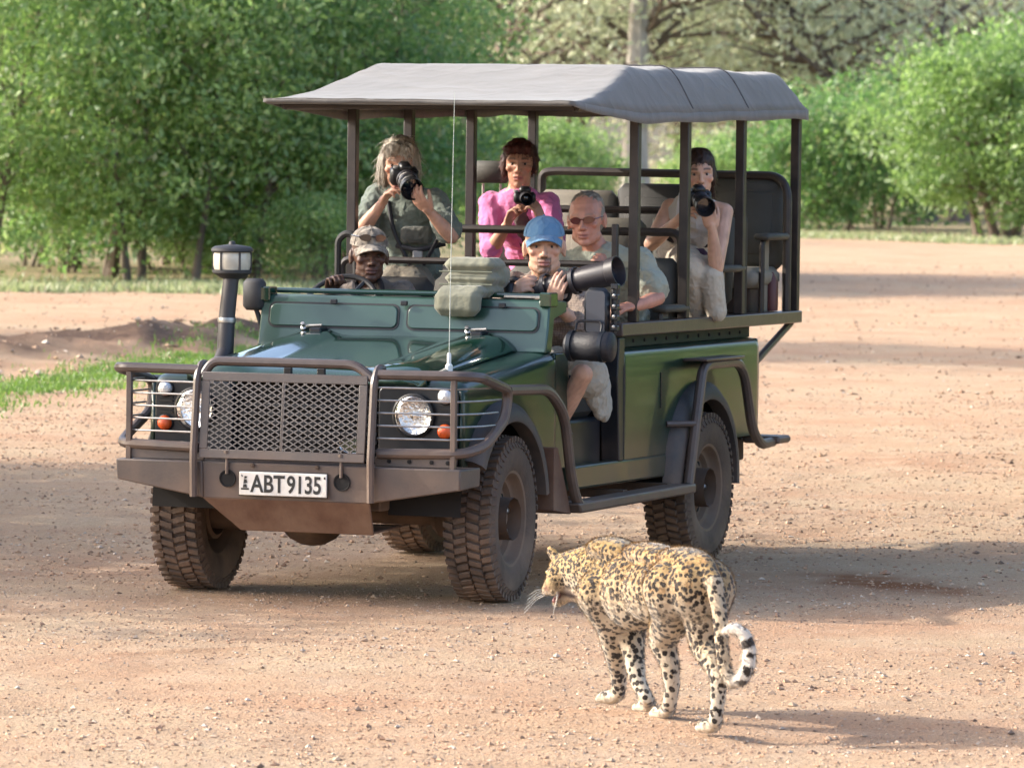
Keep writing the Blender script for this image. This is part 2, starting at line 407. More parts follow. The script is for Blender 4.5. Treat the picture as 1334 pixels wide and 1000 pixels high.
# ---------------------------------------------------------------- leaves, grass
def leaf_mat(name, c, c2, tr=.35, dry=None):
    m = bpy.data.materials.new(name); m.use_nodes = True; M[name] = m; nt = m.node_tree; N = nt.nodes; L = nt.links
    for q in list(N):
        if q.type != 'OUTPUT_MATERIAL': N.remove(q)
    out = N['Material Output']; geo = N.new('ShaderNodeNewGeometry'); rp = N.new('ShaderNodeValToRGB')
    e = rp.color_ramp.elements; e[0].color = (*c, 1); e[1].color = (*c2, 1)
    if dry:
        e[1].position = .88; x = e.new(.97); x.color = (*dry, 1)
    L.new(geo.outputs['Random Per Island'], rp.inputs[0])
    d = N.new('ShaderNodeBsdfDiffuse'); t = N.new('ShaderNodeBsdfTranslucent'); g = N.new('ShaderNodeBsdfGlossy'); g.inputs['Roughness'].default_value = .45
    L.new(rp.outputs[0], d.inputs[0])
    hs = N.new('ShaderNodeHueSaturation'); hs.inputs['Hue'].default_value = .49; hs.inputs['Saturation'].default_value = 1.08; hs.inputs['Value'].default_value = 1.5
    L.new(rp.outputs[0], hs.inputs['Color']); L.new(hs.outputs[0], t.inputs[0])
    m1 = N.new('ShaderNodeMixShader'); m1.inputs[0].default_value = tr; L.new(d.outputs[0], m1.inputs[1]); L.new(t.outputs[0], m1.inputs[2])
    m2 = N.new('ShaderNodeMixShader'); m2.inputs[0].default_value = .05; L.new(m1.outputs[0], m2.inputs[1]); L.new(g.outputs[0], m2.inputs[2])
    L.new(m2.outputs[0], out.inputs[0])
leaf_mat('leaf_mid', (.12, .23, .06), (.27, .40, .145), .5, (.32, .34, .17))
leaf_mat('leaf_bright', (.12, .225, .06), (.23, .345, .13), .5)
leaf_mat('leaf_dark', (.07, .17, .05), (.17, .30, .10), .45, (.28, .29, .15))
leaf_mat('leaf_pale_haze', (.36, .41, .26), (.54, .58, .40), .35, (.28, .23, .17))  # far grey-green foliage, with distance haze put into its pale colour
leaf_mat('leaf_dry_haze', (.42, .42, .31), (.56, .54, .42), .3)  # drier far foliage, its colour also paled to stand in for haze
leaf_mat('grass_blade', (.075, .17, .03), (.16, .26, .06), .4)
leaf_mat('weed_blade', (.19, .25, .11), (.32, .36, .2), .4, (.45, .4, .28))
mat('bark', (.17, .13, .10), .9, var=.7, vscale=6, bump=1., bscale=30, stretch=(1, 1, .25))
mat('bark_pale', (.46, .42, .37), .9, var=.6, vscale=4, bump=1., bscale=20, stretch=(1, 1, .25))

def leaves_mesh(name, pts, size, rs, droop=.3, asp=.42):
    """one small folded leaf at every point"""
    n = len(pts); s = size * rs.uniform(.6, 1.35, n)
    d = rs.normal(size=(n, 3)); d[:, 2] -= droop; d /= np.linalg.norm(d, axis=1, keepdims=True)
    u = np.cross(d, rs.normal(size=(n, 3))); u /= np.linalg.norm(u, axis=1, keepdims=True); nn = np.cross(d, u)
    a = pts - d * s[:, None] * .5; b = pts + d * s[:, None] * .5
    l = pts + u * s[:, None] * asp * .5 + nn * s[:, None] * .08; r = pts - u * s[:, None] * asp * .5 + nn * s[:, None] * .08
    v = np.stack([a, l, b, r], 1).reshape(-1, 3); k = 4 * np.arange(n)
    f = np.stack([k, k + 1, k + 2, k, k + 2, k + 3], 1).reshape(-1, 3)
    me = bpy.data.meshes.new(name); me.vertices.add(len(v)); me.vertices.foreach_set('co', v.ravel())
    me.loops.add(len(f) * 3); me.loops.foreach_set('vertex_index', f.ravel().astype(np.int32)); me.polygons.add(len(f))
    me.polygons.foreach_set('loop_start', np.arange(0, len(f) * 3, 3, dtype=np.int32)); me.update(calc_edges=True)
    return me
def tree_meshes(key, seed, h, rx, base, nclump, per, leaf, clump=.34, trunks=1, tr=.09, lean=.1, spread=1.0, flat=1.0, limbs=10, drape=0, lo=.22, thick=.5):
    """(trunk mesh, crown mesh): crown leaves sit in clumps along the outer boughs"""
    rs = np.random.RandomState(seed); tb = MB(); ends = []
    cz = base + (h - base) * .5; rz = (h - base) * .5
    for t in range(trunks):
        an = rs.uniform(0, 6.28); d0 = rs.uniform(0, .3) * (trunks > 1) * rx; x0, y0 = d0 * math.cos(an), d0 * math.sin(an)
        tx, ty = x0 + rs.normal() * lean * h * .5 + (trunks > 1) * math.cos(an) * rx * .4, y0 + rs.normal() * lean * h * .5 + (trunks > 1) * math.sin(an) * rx * .4
        pts = []; rad = []
        for k in range(8):
            q = k / 7; pts.append((x0 + (tx - x0) * q + rs.normal() * .02 * h * q * .5, y0 + (ty - y0) * q + rs.normal() * .02 * h * q * .5, -.15 + (h * .86 + .15) * q)); rad.append(tr * (1 - .82 * q) * (1.35 if k == 0 else 1))
        tb.tube(pts, rad, 7)
        for k in range(limbs):
            q = rs.uniform(lo, .9); i = int(q * 7); p = Vector(pts[i]).lerp(Vector(pts[min(i + 1, 7)]), q * 7 - i)
            a = rs.uniform(0, 6.28); ln = rx * rs.uniform(.5, 1.0) * (1.15 - .5 * q); up = rs.uniform(.1, .9)
            e = p + Vector((math.cos(a) * ln, math.sin(a) * ln, ln * up * .7)); mid = p.lerp(e, .5) + Vector(rs.normal(size=3) * ln * .1) + Vector((0, 0, ln * .08))
            r0 = max(rad[i] * thick, .012); tb.tube([p, mid, e], [r0, r0 * .6, r0 * .2], 5); ends.append(e)
            for g in range(2):
                e2 = mid + Vector((rs.normal() * ln * .4, rs.normal() * ln * .4, rs.uniform(0, .5) * ln)); tb.tube([mid, e2], [r0 * .45, r0 * .12], 4); ends.append(e2)
    P = []
    for c in range(nclump):
        if c < len(ends) and rs.rand() < .75: o = np.array(ends[c])
        else:
            u = rs.normal(size=3); u /= np.linalg.norm(u); q = rs.uniform(.45, 1.0) ** .6
            o = np.array([u[0] * rx * q * spread, u[1] * rx * q * spread, cz + u[2] * rz * q * flat])
            o += rs.normal(size=3) * .12 * rx
        if o[2] < base * .8: o[2] = base * .8 + rs.rand() * .3
        k = int(per * rs.uniform(.5, 1.5)); cs = clump * rs.uniform(.6, 1.5)
        pp = rs.normal(size=(k, 3)) * cs * np.array([1, 1, .62])
        if drape: pp[:, 2] -= np.abs(rs.normal(size=k)) * drape
        P.append(o + pp)
    P = np.concatenate(P); P[:, 2] = np.maximum(P[:, 2], .15)
    return tb.mesh(key + '_trunk'), leaves_mesh(key + '_crown', P, leaf, rs)
def place_tree(name, tm, leafm, barkm, L, D, rz, s, label, cat='tree', group=None, sz=None):
    p = gp(L, D, float(gz(L, D))); o = thing(name, p, label, cat, group); o.rotation_euler.z = rz; o.scale = (s, s, sz or s)
    for nm, me, m in (('trunk', tm[0], barkm), ('crown', tm[1], leafm)):
        me2 = me
        if not me.materials: me.materials.append(M[m])
        elif me.materials[0] != M[m]: me2 = me.copy(); me2.materials.clear(); me2.materials.append(M[m])
        c = bpy.data.objects.new(nm, me2); col.objects.link(c); c.parent = o
    return o
TA = tree_meshes('a', 11, 6.2, 2.1, .35, 230, 75, .14, .30, trunks=2, tr=.075)
TB = tree_meshes('b', 12, 5.4, 1.9, .3, 200, 75, .13, .28, trunks=3, tr=.06)
TC = tree_meshes('c', 13, 6.8, 2.4, .4, 250, 75, .15, .32, trunks=2, tr=.085)
TS = tree_meshes('s', 14, 2.4, 1.3, .15, 90, 75, .12, .22, trunks=3, tr=.03)
thicket = 'green trees of the thicket on the left'
for n_, tm, lm, L, D, rz, s, lab in (
    ('thicket_tree', TA, 'leaf_mid', -8.1, 84.5, .3, 1.02, 'bushy green tree cut by the left edge of the photo'),
    ('thicket_tree', TC, 'leaf_dark', -6.6, 88, 1.7, 1.0, 'dark green tree second from the left edge, tall with several thin stems'),
    ('thicket_tree', TB, 'leaf_mid', -5.5, 85, 2.9, 1.05, 'mid green tree with dark slim trunk standing in the middle of the thicket'),
    ('thicket_tree', TC, 'leaf_bright', -4.9, 92, 4.4, 1.12, 'tall light green tree rising behind the slim trunked tree of the thicket'),
    ('thicket_tree', TA, 'leaf_mid', -4.1, 86.5, 5.2, 1.0, 'leafy green tree behind the snorkel, left of the driver'),
    ('thicket_tree', TB, 'leaf_dark', -2.75, 88, .9, 1.05, 'dense dark tree just behind the front left canopy post'),
    ('thicket_tree', TC, 'leaf_mid', -3.0, 94, 2.2, 1.05, 'tall green tree rising above the front corner of the canopy'),
    ('thicket_tree', TA, 'leaf_mid', -1.9, 97, 3.6, .98, 'green tree at the right end of the thicket beside the grey haired passenger'),
    ('thicket_tree', TC, 'leaf_bright', -7.6, 95, 5.9, 1.15, 'tall light green tree at the back of the thicket, upper left corner'),
    ('thicket_tree', TB, 'leaf_bright', -6.0, 99, 1.1, 1.35, 'light green crown at the very back of the thicket near the top edge')):
    place_tree(n_, tm, lm, 'bark', L, D, rz, s, lab, group=thicket)
for L, D, s, lab in ((-5.0, 86.5, .62, 'low green shrub under the trees behind the verge'), (-3.3, 84.6, .62, 'low shrub at the edge of the thicket just left of the snorkel'),
                     (-2.2, 90, .8, 'low shrub in the thicket behind the driver seat'), (-7.4, 92, 1.0, 'low shrub under the trees at the left edge'), (-6.1, 95, .95, 'low shrub behind the slim trunks of the thicket'),
                     (-4.4, 94, 1.05, 'low shrub deep in the middle of the thicket'), (-3.0, 96, 1.1, 'low shrub deep in the thicket behind the snorkel'), (-8.6, 96, 1.1, 'low shrub at the back of the thicket on the far left')):
    place_tree('shrub', TS, 'leaf_mid', 'bark', L, D, L, s, lab, 'shrub', 'low shrubs under the thicket')
# the open woodland on the right
TD = tree_meshes('d', 21, 5.2, 3.0, .5, 300, 85, .20, .36, trunks=4, tr=.13, limbs=12)
TE = tree_meshes('e', 22, 15.5, 6.0, 4.6, 240, 62, .30, .75, trunks=1, tr=.42, lean=.05, limbs=30, drape=.8)
TT = tree_meshes('t', 27, 17, 6.0, 8.2, 150, 62, .30, .75, trunks=1, tr=.50, lean=.03, limbs=16, drape=.9, lo=.52)
TL = tree_meshes('l', 29, 12, 6.5, 3.4, 95, 60, .28, .6, trunks=2, tr=.30, lean=.25, limbs=22, drape=.5, lo=.25, thick=.62)
TF = tree_meshes('f', 23, 14, 5.6, 2.4, 270, 62, .30, .7, trunks=2, tr=.30, lean=.1, limbs=22, drape=1.0)
TG = tree_meshes('g', 24, 3.6, 2.2, .2, 170, 85, .18, .34, trunks=4, tr=.05)
place_tree('bushy_tree', TD, 'leaf_bright', 'bark', 12.3, 139, .4, 1.0, 'big light green bushy tree at the right edge beside the road', group='bushes beyond the road')
place_tree('bushy_tree', TD, 'leaf_bright', 'bark', 15.6, 147, 2.4, 1.05, 'light green bushy tree half cut off by the right edge', group='bushes beyond the road')
for L, D, s, m_, lab in ((8.6, 149, 1.0, 'leaf_dark', 'feathery green bush right of the vehicle canopy at the road bend'),
                         (6.2, 156, .72, 'leaf_mid', 'green bush behind the rear canopy posts'),
                         (10.4, 158, 1.15, 'leaf_dark', 'dark bush in the gap left of the big light green tree'),
                         (-.2, 132, .80, 'leaf_bright', 'bright yellow green bush framed between the two passengers under the canopy'),
                         (1.2, 150, .75, 'leaf_mid', 'green bush behind the woman in pink'),
                         (6.0, 162, .68, 'leaf_mid', 'green bush behind the large pale trunk'),
                         (-2.2, 140, .9, 'leaf_mid', 'green bush behind the grey haired passenger')):
    place_tree('bush', TG, m_, 'bark', L, D, L * 2, s, lab, 'bush', 'bushes beyond the road')
for L, D, tm, m_, rz, s, lab in ((-1.6, 186, TF, 'leaf_pale_haze', .5, 1.0, 'pale grey green tree above the front edge of the canopy'),
                                 (3.85, 176, TT, 'leaf_pale_haze', 1.0, 1.0, 'tall tree with thick pale trunk standing behind the canopy'),
                                 (8.7, 190, TF, 'leaf_pale_haze', 3.1, 1.05, 'pale hazy tree above the rear end of the canopy'),
                                 (14.0, 178, TL, 'leaf_pale_haze', 4.3, 1.0, 'grey green tree with dark spreading limbs at the top right'), (-.6, 178, TL, 'leaf_pale_haze', 1.3, 1.0, 'open grey green tree with crooked dark limbs above the canopy front'),
                                 (18.5, 196, TF, 'leaf_pale_haze', 5.0, 1.1, 'pale woodland tree at the upper right corner'),
                                 (6.2, 205, TE, 'leaf_dry_haze', 2.0, 1.0, 'dry brownish tree far behind the rear canopy posts'),
                                 (.9, 205, TE, 'leaf_dry_haze', 2.7, 1.02, 'dry brownish tree far behind the middle of the canopy'),
                                 (11.0, 212, TF, 'leaf_dry_haze', .7, 1.15, 'dry pale tree far behind in the gap of the woodland'),
                                 (16.2, 214, TE, 'leaf_pale_haze', .2, 1.1, 'far pale tree behind the light green bushy tree')):
    place_tree('woodland_tree', tm, m_, 'bark_pale' if tm is TT else 'bark', L, D, rz, s, lab, group='pale woodland trees in the distance')
# big tree by the road, outside the picture, whose shade lies over the vehicle
TH = tree_meshes('h', 31, 7.6, 3.3, 2.6, 260, 70, .2, .42, trunks=1, tr=.24, limbs=20)
for L, D, rz, s, lab in ((-10.4, 29.6, .2, 1.0, 'roadside shade tree nearest the vehicle'), (-11.4, 35.2, 2.5, .95, 'roadside shade tree behind the nearest one'),
                         (-13.5, 61.5, 1.4, 1.02, 'roadside shade tree beside the earth bank')):
    place_tree('shade_tree', TH, 'leaf_mid', 'bark', L, D, rz, s, lab, group='shade trees left of the road', sz=(.73 if D < 50 else 1.35) * s)
# scrub along the other side of the road, mirrored in the vehicle's flank
for L, D, rz, s, lab in ((11.5, 36, .2, 1.3, 'green bush outside the frame on the right of the road'), (15.5, 43, 1.2, 1.5, 'green bush farther right of the road'), (18.5, 50, 2.2, 1.5, 'green bush behind the other two right of the road'), (9.2, 30.0, 3.2, 1.0, 'low green bush nearest the flank of the vehicle'), (8.2, 33.8, 4.1, 1.15, 'green bush between the nearest two on the right roadside'), (9.8, 37.6, 5.0, 1.2, 'green bush in the middle of the right roadside row')):
    place_tree('roadside_bush', TG, 'leaf_mid', 'bark', L, D, rz, s, lab, 'bush', 'bushes on the right roadside')

def blades(name, m, pts, h, wd, seed, label, cat):
    rs = np.random.RandomState(seed); n = len(pts); hh = h * rs.uniform(.5, 1.4, n); a = rs.uniform(0, 6.28, n)
    u = np.stack([np.cos(a), np.sin(a), 0 * a], -1) * wd; t = rs.normal(size=(n, 3)) * .35; t[:, 2] = 1
    tip = pts + t * hh[:, None]; mid = pts + t * hh[:, None] * .5 + rs.normal(size=(n, 3)) * .01
    v = np.stack([pts - u, pts + u, mid + u * .7, mid - u * .7, tip], 1).reshape(-1, 3); k = 5 * np.arange(n)
    f = [(i, i + 1, i + 2, i + 3) for i in k.tolist()] + [(i + 3, i + 2, i + 4) for i in k.tolist()]
    me = bpy.data.meshes.new(name); me.from_pydata(v.tolist(), [], f); me.materials.append(M[m])
    o = bpy.data.objects.new(name, me); col.objects.link(o); return tag(o, label, cat, kind='stuff')
rs = np.random.RandomState(8)
def ldz(L, D): return np.stack([CAM[0] + RT.x * L + FW.x * D, CAM[1] + RT.y * L + FW.y * D, gz(L, D)], -1)
n = 26000; t = rs.uniform(0, 1, n); L = -6.5 + t * 4.6; D = 41.5 + (L + 5.2) * 5.6 + rs.normal(size=n) * 2.1; k = (wavn(np.stack([L, D, 0 * L], -1), 1.6, 40) + rs.normal(size=n) * .4 > -.35)
blades('grass', 'grass_blade', ldz(L[k], D[k]), .05, .008, 1, 'short bright green grass strip in front of the earth bank', 'grass')
n = 15000; L = rs.uniform(-9.5, 0, n); D = 79.5 + np.abs(rs.normal(size=n)) * 3 + .6 * np.sin(L * 2); k = wavn(np.stack([L, D, 0 * L], -1), 1.2, 41) + rs.normal(size=n) * .5 > .1
blades('weeds', 'weed_blade', ldz(L[k], D[k]), .11, .02, 2, 'pale green weeds along the foot of the thicket', 'weeds')
n = 5000; L = rs.uniform(4, 16, n); D = 136 + np.abs(rs.normal(size=n)) * 5 + (9 - L) * 1.2
blades('weeds', 'weed_blade', ldz(L, D), .14, .03, 3, 'thin dry weeds at the foot of the bushes beyond the road', 'weeds')
# ---------------------------------------------------------------- the open safari vehicle
DUST = (.24, .155, .105)
mat('paint', (0.0036, 0.0276, 0.018), .28, coat=.35, var=.3, vscale=3, dust=DUST, dustamt=.01, dustz=(.40, .85), dustk=.6)
mat('capping_green', (0.0072, 0.021, 0.0144), .7, var=.4, vscale=9, c2=(0.018, 0.027, 0.0192))
mat('paint_top', (.0058, .040, .024), .13, coat=1., var=.2, vscale=4, c2=(0.0126, 0.049, 0.0385), dust=DUST, dustamt=.02, dustz=(.3, .9), dustk=.5)
mat('paint_skylit', (.019, .066, .047), .32, coat=.5, var=.4, vscale=6, c2=(0.034, 0.085, 0.0697), dust=DUST, dustamt=.03, dustz=(.3, .9))  # sky reflection and slight dust put into a lighter body green
mat('tube_paint', (0.0608, 0.0471, 0.0434), .34, var=.5, vscale=14, c2=(0.093, 0.0713, 0.062), dust=DUST, dustamt=.04, dustz=(.2, 1.1), bump=.08, bscale=60)
mat('cage_paint', (0.0252, 0.0186, 0.0162), .5, var=.5, vscale=10, c2=(0.06, 0.045, 0.036), bump=.06, bscale=60)
mat('bumper_paint', (0.067, 0.0577, 0.0558), .45, var=.5, vscale=9, c2=(0.093, 0.0756, 0.0694), dust=DUST, dustamt=.03, dustz=(.3, .8), bump=.1, bscale=70)
mat('rust_plate', (0.093, 0.0403, 0.0236), .8, var=.6, vscale=11, c2=(0.1364, 0.0682, 0.0372), dust=DUST, dustamt=.15, dustz=(.2, .7), bump=.2, bscale=50)
mat('flare_plastic', (0.026, 0.0306, 0.0364), .6, var=.4, vscale=12, c2=(0.0553, 0.0553, 0.0553), dust=DUST, dustamt=.05, dustz=(.3, .9))
mat('panel_black', (0.0072, 0.0102, 0.0156), .38, var=.3, vscale=9, c2=(0.018, 0.0204, 0.024), dust=DUST, dustamt=.0, dustz=(.2, .8))
mat('black', (.012, .012, .013), .45)
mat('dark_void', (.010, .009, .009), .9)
mat('rubber', (0.026, 0.0215, 0.0189), .85, var=.6, vscale=20, c2=(0.065, 0.0468, 0.0358), dust=DUST, dustamt=.22, dustz=(.0, .55), bump=.3, bscale=90)
mat('rim_steel', (0.1162, 0.0938, 0.0713), .6, metal=.2, var=.8, vscale=13, c2=(0.075, 0.0413, 0.0263), dust=DUST, dustamt=.34, dustz=(.0, .9), bump=.1, bscale=70)
mat('chassis', (0.018, 0.0132, 0.0108), .85, var=.6, vscale=6, c2=(0.072, 0.045, 0.03), dust=DUST, dustamt=.12, dustz=(.1, .7))
mat('steel', (.45, .43, .40), .38, metal=.9, var=.4, vscale=30)
mat('chrome', (.75, .75, .74), .12, metal=1.)
mat('reflector', (.92, .92, .90), .16, metal=1., bump=.8, bscale=55)
mat('orange_lens', (.85, .12, .02), .25, coat=.5, bump=.4, bscale=200)
mat('clear_lens', (.75, .76, .76), .18, metal=.6, coat=.5, bump=.6, bscale=160)
mat('white_plate', (.80, .80, .76), .45, var=.3, vscale=30, c2=(.55, .48, .40), dust=DUST, dustamt=.03, dustz=(.3, .75))
mat('plate_ink', (.012, .012, .012), .5)
mat('badge_green', (.03, .06, .03), .4, var=.5, vscale=30, c2=(.28, .20, .10))
mat('canvas', (.136, .127, .115), .9, var=.6, vscale=2.5, c2=(.168, .157, .142), bump=.2, bscale=60, sheen=.2, fold=.35, fscale=3.2)
mat('canvas_edge', (0.091, 0.084, 0.0826), .9, bump=.3, bscale=20)
mat('seat_vinyl', (0.0683, 0.065, 0.0533), .7, var=.3, vscale=6, bump=.12, bscale=60)
mat('seat_pale', (0.216, 0.1944, 0.1548), .75, var=.4, vscale=5, bump=.12, bscale=60)
mat('seat_dark', (0.027, 0.0258, 0.024), .7, var=.3, vscale=6, bump=.1, bscale=60)
mat('bag_canvas', (0.195, 0.195, 0.1388), .9, var=.35, vscale=7, c2=(0.156, 0.156, 0.1053), bump=.5, bscale=35, sheen=.2)
mat('mirror_glass', (.5, .52, .55), .05, metal=1.)
def glass_mat():
    m = bpy.data.materials.new('glass'); m.use_nodes = True; M['glass'] = m; N = m.node_tree.nodes; L = m.node_tree.links
    t = N.new('ShaderNodeBsdfTransparent'); g = N.new('ShaderNodeBsdfGlossy'); g.inputs['Roughness'].default_value = .05; f = N.new('ShaderNodeFresnel'); f.inputs[0].default_value = 1.5; x = N.new('ShaderNodeMixShader')
    L.new(f.outputs[0], x.inputs[0]); L.new(t.outputs[0], x.inputs[1]); L.new(g.outputs[0], x.inputs[2]); L.new(x.outputs[0], N['Material Output'].inputs[0])
glass_mat()

V = thing('safari_vehicle', (0, 0, 0), 'dark green open safari vehicle with grey canvas roof and brown steel bull bar', 'safari vehicle')

# wheels -------------------------------------------------------
WR = .39
def wheel_meshes():
    t = MB(); hw = .118
    prof = [(.215, -.095), (.232, -.108), (.27, -.118), (.32, -.121), (.352, -.112), (.366, -.096), (.3705, -.05), (.372, 0), (.3705, .05), (.366, .096), (.352, .112), (.32, .121), (.27, .118), (.232, .108), (.215, .095)]
    t.lathe(prof, (0, 0, 0), (1, 0, 0), 56)
    u, v, d = frame((1, 0, 0))
    nb = 52; rnd = random.Random(3)
    for k in range(nb):
        for (x0, x1, off, sk) in ((-.112, -.066, 0, .35), (-.060, -.004, .5, -.5), (.004, .060, 0, .5), (.066, .112, .5, -.35)):
            a0 = 2 * math.pi * (k + off) / nb; wd = 2 * math.pi / nb * .31
            pts = []
            for rr in (.362, .391 - (abs(x0 + x1) > .1) * .005 + rnd.uniform(-.0015, .0015)):
                for (x, s) in ((x0, -1), (x1, -1), (x1, 1), (x0, 1)):
                    a = a0 + s * wd * (1 if rr < .37 else .85) + sk * wd * (1 if x == x1 else -1)
                    pts.append(u * math.cos(a) * rr + v * math.sin(a) * rr + d * x)
            t.hexa([pts[i] for i in (3, 2, 1, 0, 7, 6, 5, 4)])
        # shoulder lugs down the sidewall
        for s_ in (-1, 1):
            a0 = 2 * math.pi * (k + (.5 if s_ > 0 else 0)) / nb; wd = 2 * math.pi / nb * .24; pts = []
            for rr, xx in ((.335, .1195), (.368, .098)):
                for (dx, s) in ((-.008, -1), (.006, -1), (.006, 1), (-.008, 1)):
                    a = a0 + s * wd; pts.append(u * math.cos(a) * rr + v * math.sin(a) * rr + d * (s_ * (xx + dx)))
            t.hexa(pts if s_ < 0 else [pts[i] for i in (3, 2, 1, 0, 7, 6, 5, 4)])
    rim = MB()
    rim.lathe([(.222, .098), (.226, .104), (.214, .100), (.206, .085), (.198, .060), (.186, .050), (.178, .048), (.165, .022), (.150, .016), (.118, .030), (.098, .040), (.080, .042), (.062, .040), (.060, .02)], (0, 0, 0), (1, 0, 0), 40)
    rim.lathe([(.222, -.098), (.206, -.06), (.20, .05)], (0, 0, 0), (1, 0, 0), 40)
    hub = MB(); hub.lathe([(.062, -.05), (.062, .046), (.056, .050), (.042, .050), (.040, .066), (.032, .072), (.0, .073)], (0, 0, 0), (1, 0, 0), 24)
    hub.lathe([(.13, -.09), (.15, -.08), (.15, .0), (.0, .0)], (0, 0, 0), (1, 0, 0), 24)
    hole = MB()
    nut = MB(); nut.lathe([(.014, .0), (.014, .02), (.011, .026), (0, .026)], (0, 0, 0), (1, 0, 0), 6)
    vent = MB(); vent.lathe([(.0, .001), (.017, .001), (.017, -.004)], (0, 0, 0), (1, 0, 0), 10)
    return t, rim, hub, nut, vent
wt, wr_, wh, wnut, wvent = (mb.mesh(nm) for mb, nm in zip(wheel_meshes(), ('tyre', 'rim', 'wheel', 'lug_nut', 'vent_hole')))
for me, mm, an in ((wt, 'rubber', 30), (wr_, 'rim_steel', 40), (wh, 'rim_steel', 40), (wnut, 'steel', 20), (wvent, 'dark_void', 30)): me.materials.append(M[mm]); smooth(me, an)
for sx, y, st in ((1, 0, 0), (-1, 0, 0), (1, 2.794, 0), (-1, 2.794, 0)):
    h = bpy.data.objects.new('wheel', wh); link(h, V); h.location = (sx * .745, y, WR); h.rotation_euler = (0.3 * y + .4 * sx, 0, (0 if sx > 0 else math.pi) + (R(4) if y == 0 else 0))
    for nm, me in (('tyre', wt), ('rim', wr_)):
        o = bpy.data.objects.new(nm, me); link(o, h)
    for k in range(5):
        o = bpy.data.objects.new('lug_nut', wnut); link(o, h); a = 2 * math.pi * k / 5; o.location = (.038, .082 * math.cos(a), .082 * math.sin(a))
    for k in range(10):
        o = bpy.data.objects.new('vent_hole', wvent); link(o, h); a = 2 * math.pi * (k + .5) / 10; o.location = (.0205, .140 * math.cos(a), .140 * math.sin(a)); o.rotation_euler = (0, 0, 0)

# running gear --------------------------------------------------
c = MB()
for s in (-1, 1): c.box((s * .38 - .045, -.58, .44), (s * .38 + .045, 3.75, .60))
for y in (-.5, .55, 1.6, 2.3, 3.7): c.box((-.36, y - .05, .46), (.36, y + .05, .58))
obj('chassis', c, 'chassis', V, bevel=.01)
for y in (0, 2.794):
    a = MB().tube([(-.66, y, WR), (.66, y, WR)], .045, 12); a.ell((-.16 if y == 0 else -.1, y, WR - .01), (.17, .17, .155)); a.lathe([(.10, -.2), (.10, .16), (.06, .2)], (-.66, y, WR), (1, 0, 0), 12); a.lathe([(.06, -.2), (.10, -.16), (.10, .2)], (.66, y, WR), (1, 0, 0), 12)
    obj('axle', a, 'chassis', V)
    for s in (-1, 1):
        sp = MB(); pts = [(s * .48 + .06 * math.cos(t * .6), y + .06 * math.sin(t * .6), WR + .06 + t * .0035) for t in range(75)]
        sp.tube(pts, .009, 5); obj('spring', sp, 'chassis', V)
obj('steering_rod', MB().tube([(-.55, .17, .40), (.55, .17, .40)], .018, 8), 'chassis', V)
obj('drag_link', MB().tube([(.5, -.2, .42), (-.5, -.16, .46)], .016, 8), 'chassis', V)
obj('engine_sump', MB().box((-.26, -.25, .50), (.26, .75, .95)), 'dark_void', V, bevel=.04)
obj('gearbox', MB().box((-.18, .75, .42), (.18, 1.7, .72)), 'chassis', V, bevel=.04)
obj('exhaust', MB().tube([(-.2, .9, .45), (-.2, 1.8, .43), (-.25, 2.4, .56), (-.25, 3.7, .5)], .03, 8, .1), 'chassis', V)
obj('fuel_tank', MB().box((-.32, 3.1, .50), (.32, 3.62, .74)), 'chassis', V, bevel=.03)
# steering guard under the bumper
g = MB(); g.hexa([(-.27, -.60, .335), (.40, -.60, .335), (.40, -.585, .33), (-.27, -.585, .33), (-.42, -.70, .485), (.42, -.70, .485), (.42, -.685, .485), (-.42, -.685, .485)])
g.hexa([(-.27, -.25, .36), (.40, -.25, .36), (.40, -.25, .35), (-.27, -.25, .35), (-.27, -.60, .345), (.40, -.60, .345), (.40, -.60, .335), (-.27, -.60, .335)])
obj('steering_guard', g, 'rust_plate', V, bevel=.004)

# bumper --------------------------------------------------------
bm = MB()
bm.hexa([(-.415, -.70, .482), (.415, -.70, .482), (.415, -.50, .50), (-.415, -.50, .50), (-.415, -.715, .655), (.415, -.715, .655), (.415, -.50, .655), (-.415, -.50, .655)])
for s in (-1, 1):
    q = [(s * .4155, -.70, .483), (s * .862, -.690, .556), (s * .865, -.45, .565), (s * .4155, -.5, .50), (s * .4155, -.715, .6545), (s * .866, -.700, .652), (s * .868, -.45, .652), (s * .4155, -.5, .6545)]
    bm.hexa(q if s > 0 else [q[i] for i in (3, 2, 1, 0, 7, 6, 5, 4)][::1])
bo = obj('bumper', bm, 'bumper_paint', V, bevel=.007)
for s in (-1, 1):
    h = MB().lathe([(0, .0), (.034, .0), (.036, -.004), (.041, -.004), (.041, .01)], (s * .287, -.7125, .578), (0, 1, .08), 20); h.v = [tuple(q) for q in h.v]
    obj('tow_hole', h, 'dark_void', bo)
    r_ = MB().tube([(s * .287, -.722, .60), (s * .287, -.722, .69), (s * .287, -.70, .705)], .008, 8, .01); r_.lathe([(.016, 0), (.016, .012), (0, .014)], (s * .287, -.722, .695), (0, 0, 1), 10)
    obj('tow_pin', r_, 'tube_paint', bo)
for x in (-.16, .165): obj('bolt', MB().lathe([(.011, 0), (.011, .007), (0, .009)], (x, -.7155, .643), (0, -1, 0), 6), 'chassis', bo)
obj('wing_bracket', MB().box((.43, -.662, .655), (.81, -.650, .700)), 'bumper_paint', bo, bevel=.003)
obj('wing_bracket', MB().box((-.81, -.662, .655), (-.43, -.650, .700)), 'bumper_paint', bo, bevel=.003)
for x in (.5, .6, .71, .79): obj('bolt', MB().lathe([(.010, 0), (.010, .006), (0, .008)], (x, -.662, .680), (0, -1, 0), 6), 'dark_void', bo)
pl = obj('number_plate', MB().box((-.223, -.727, .505), (.218, -.7165, .614)), 'white_plate', V, bevel=.004)
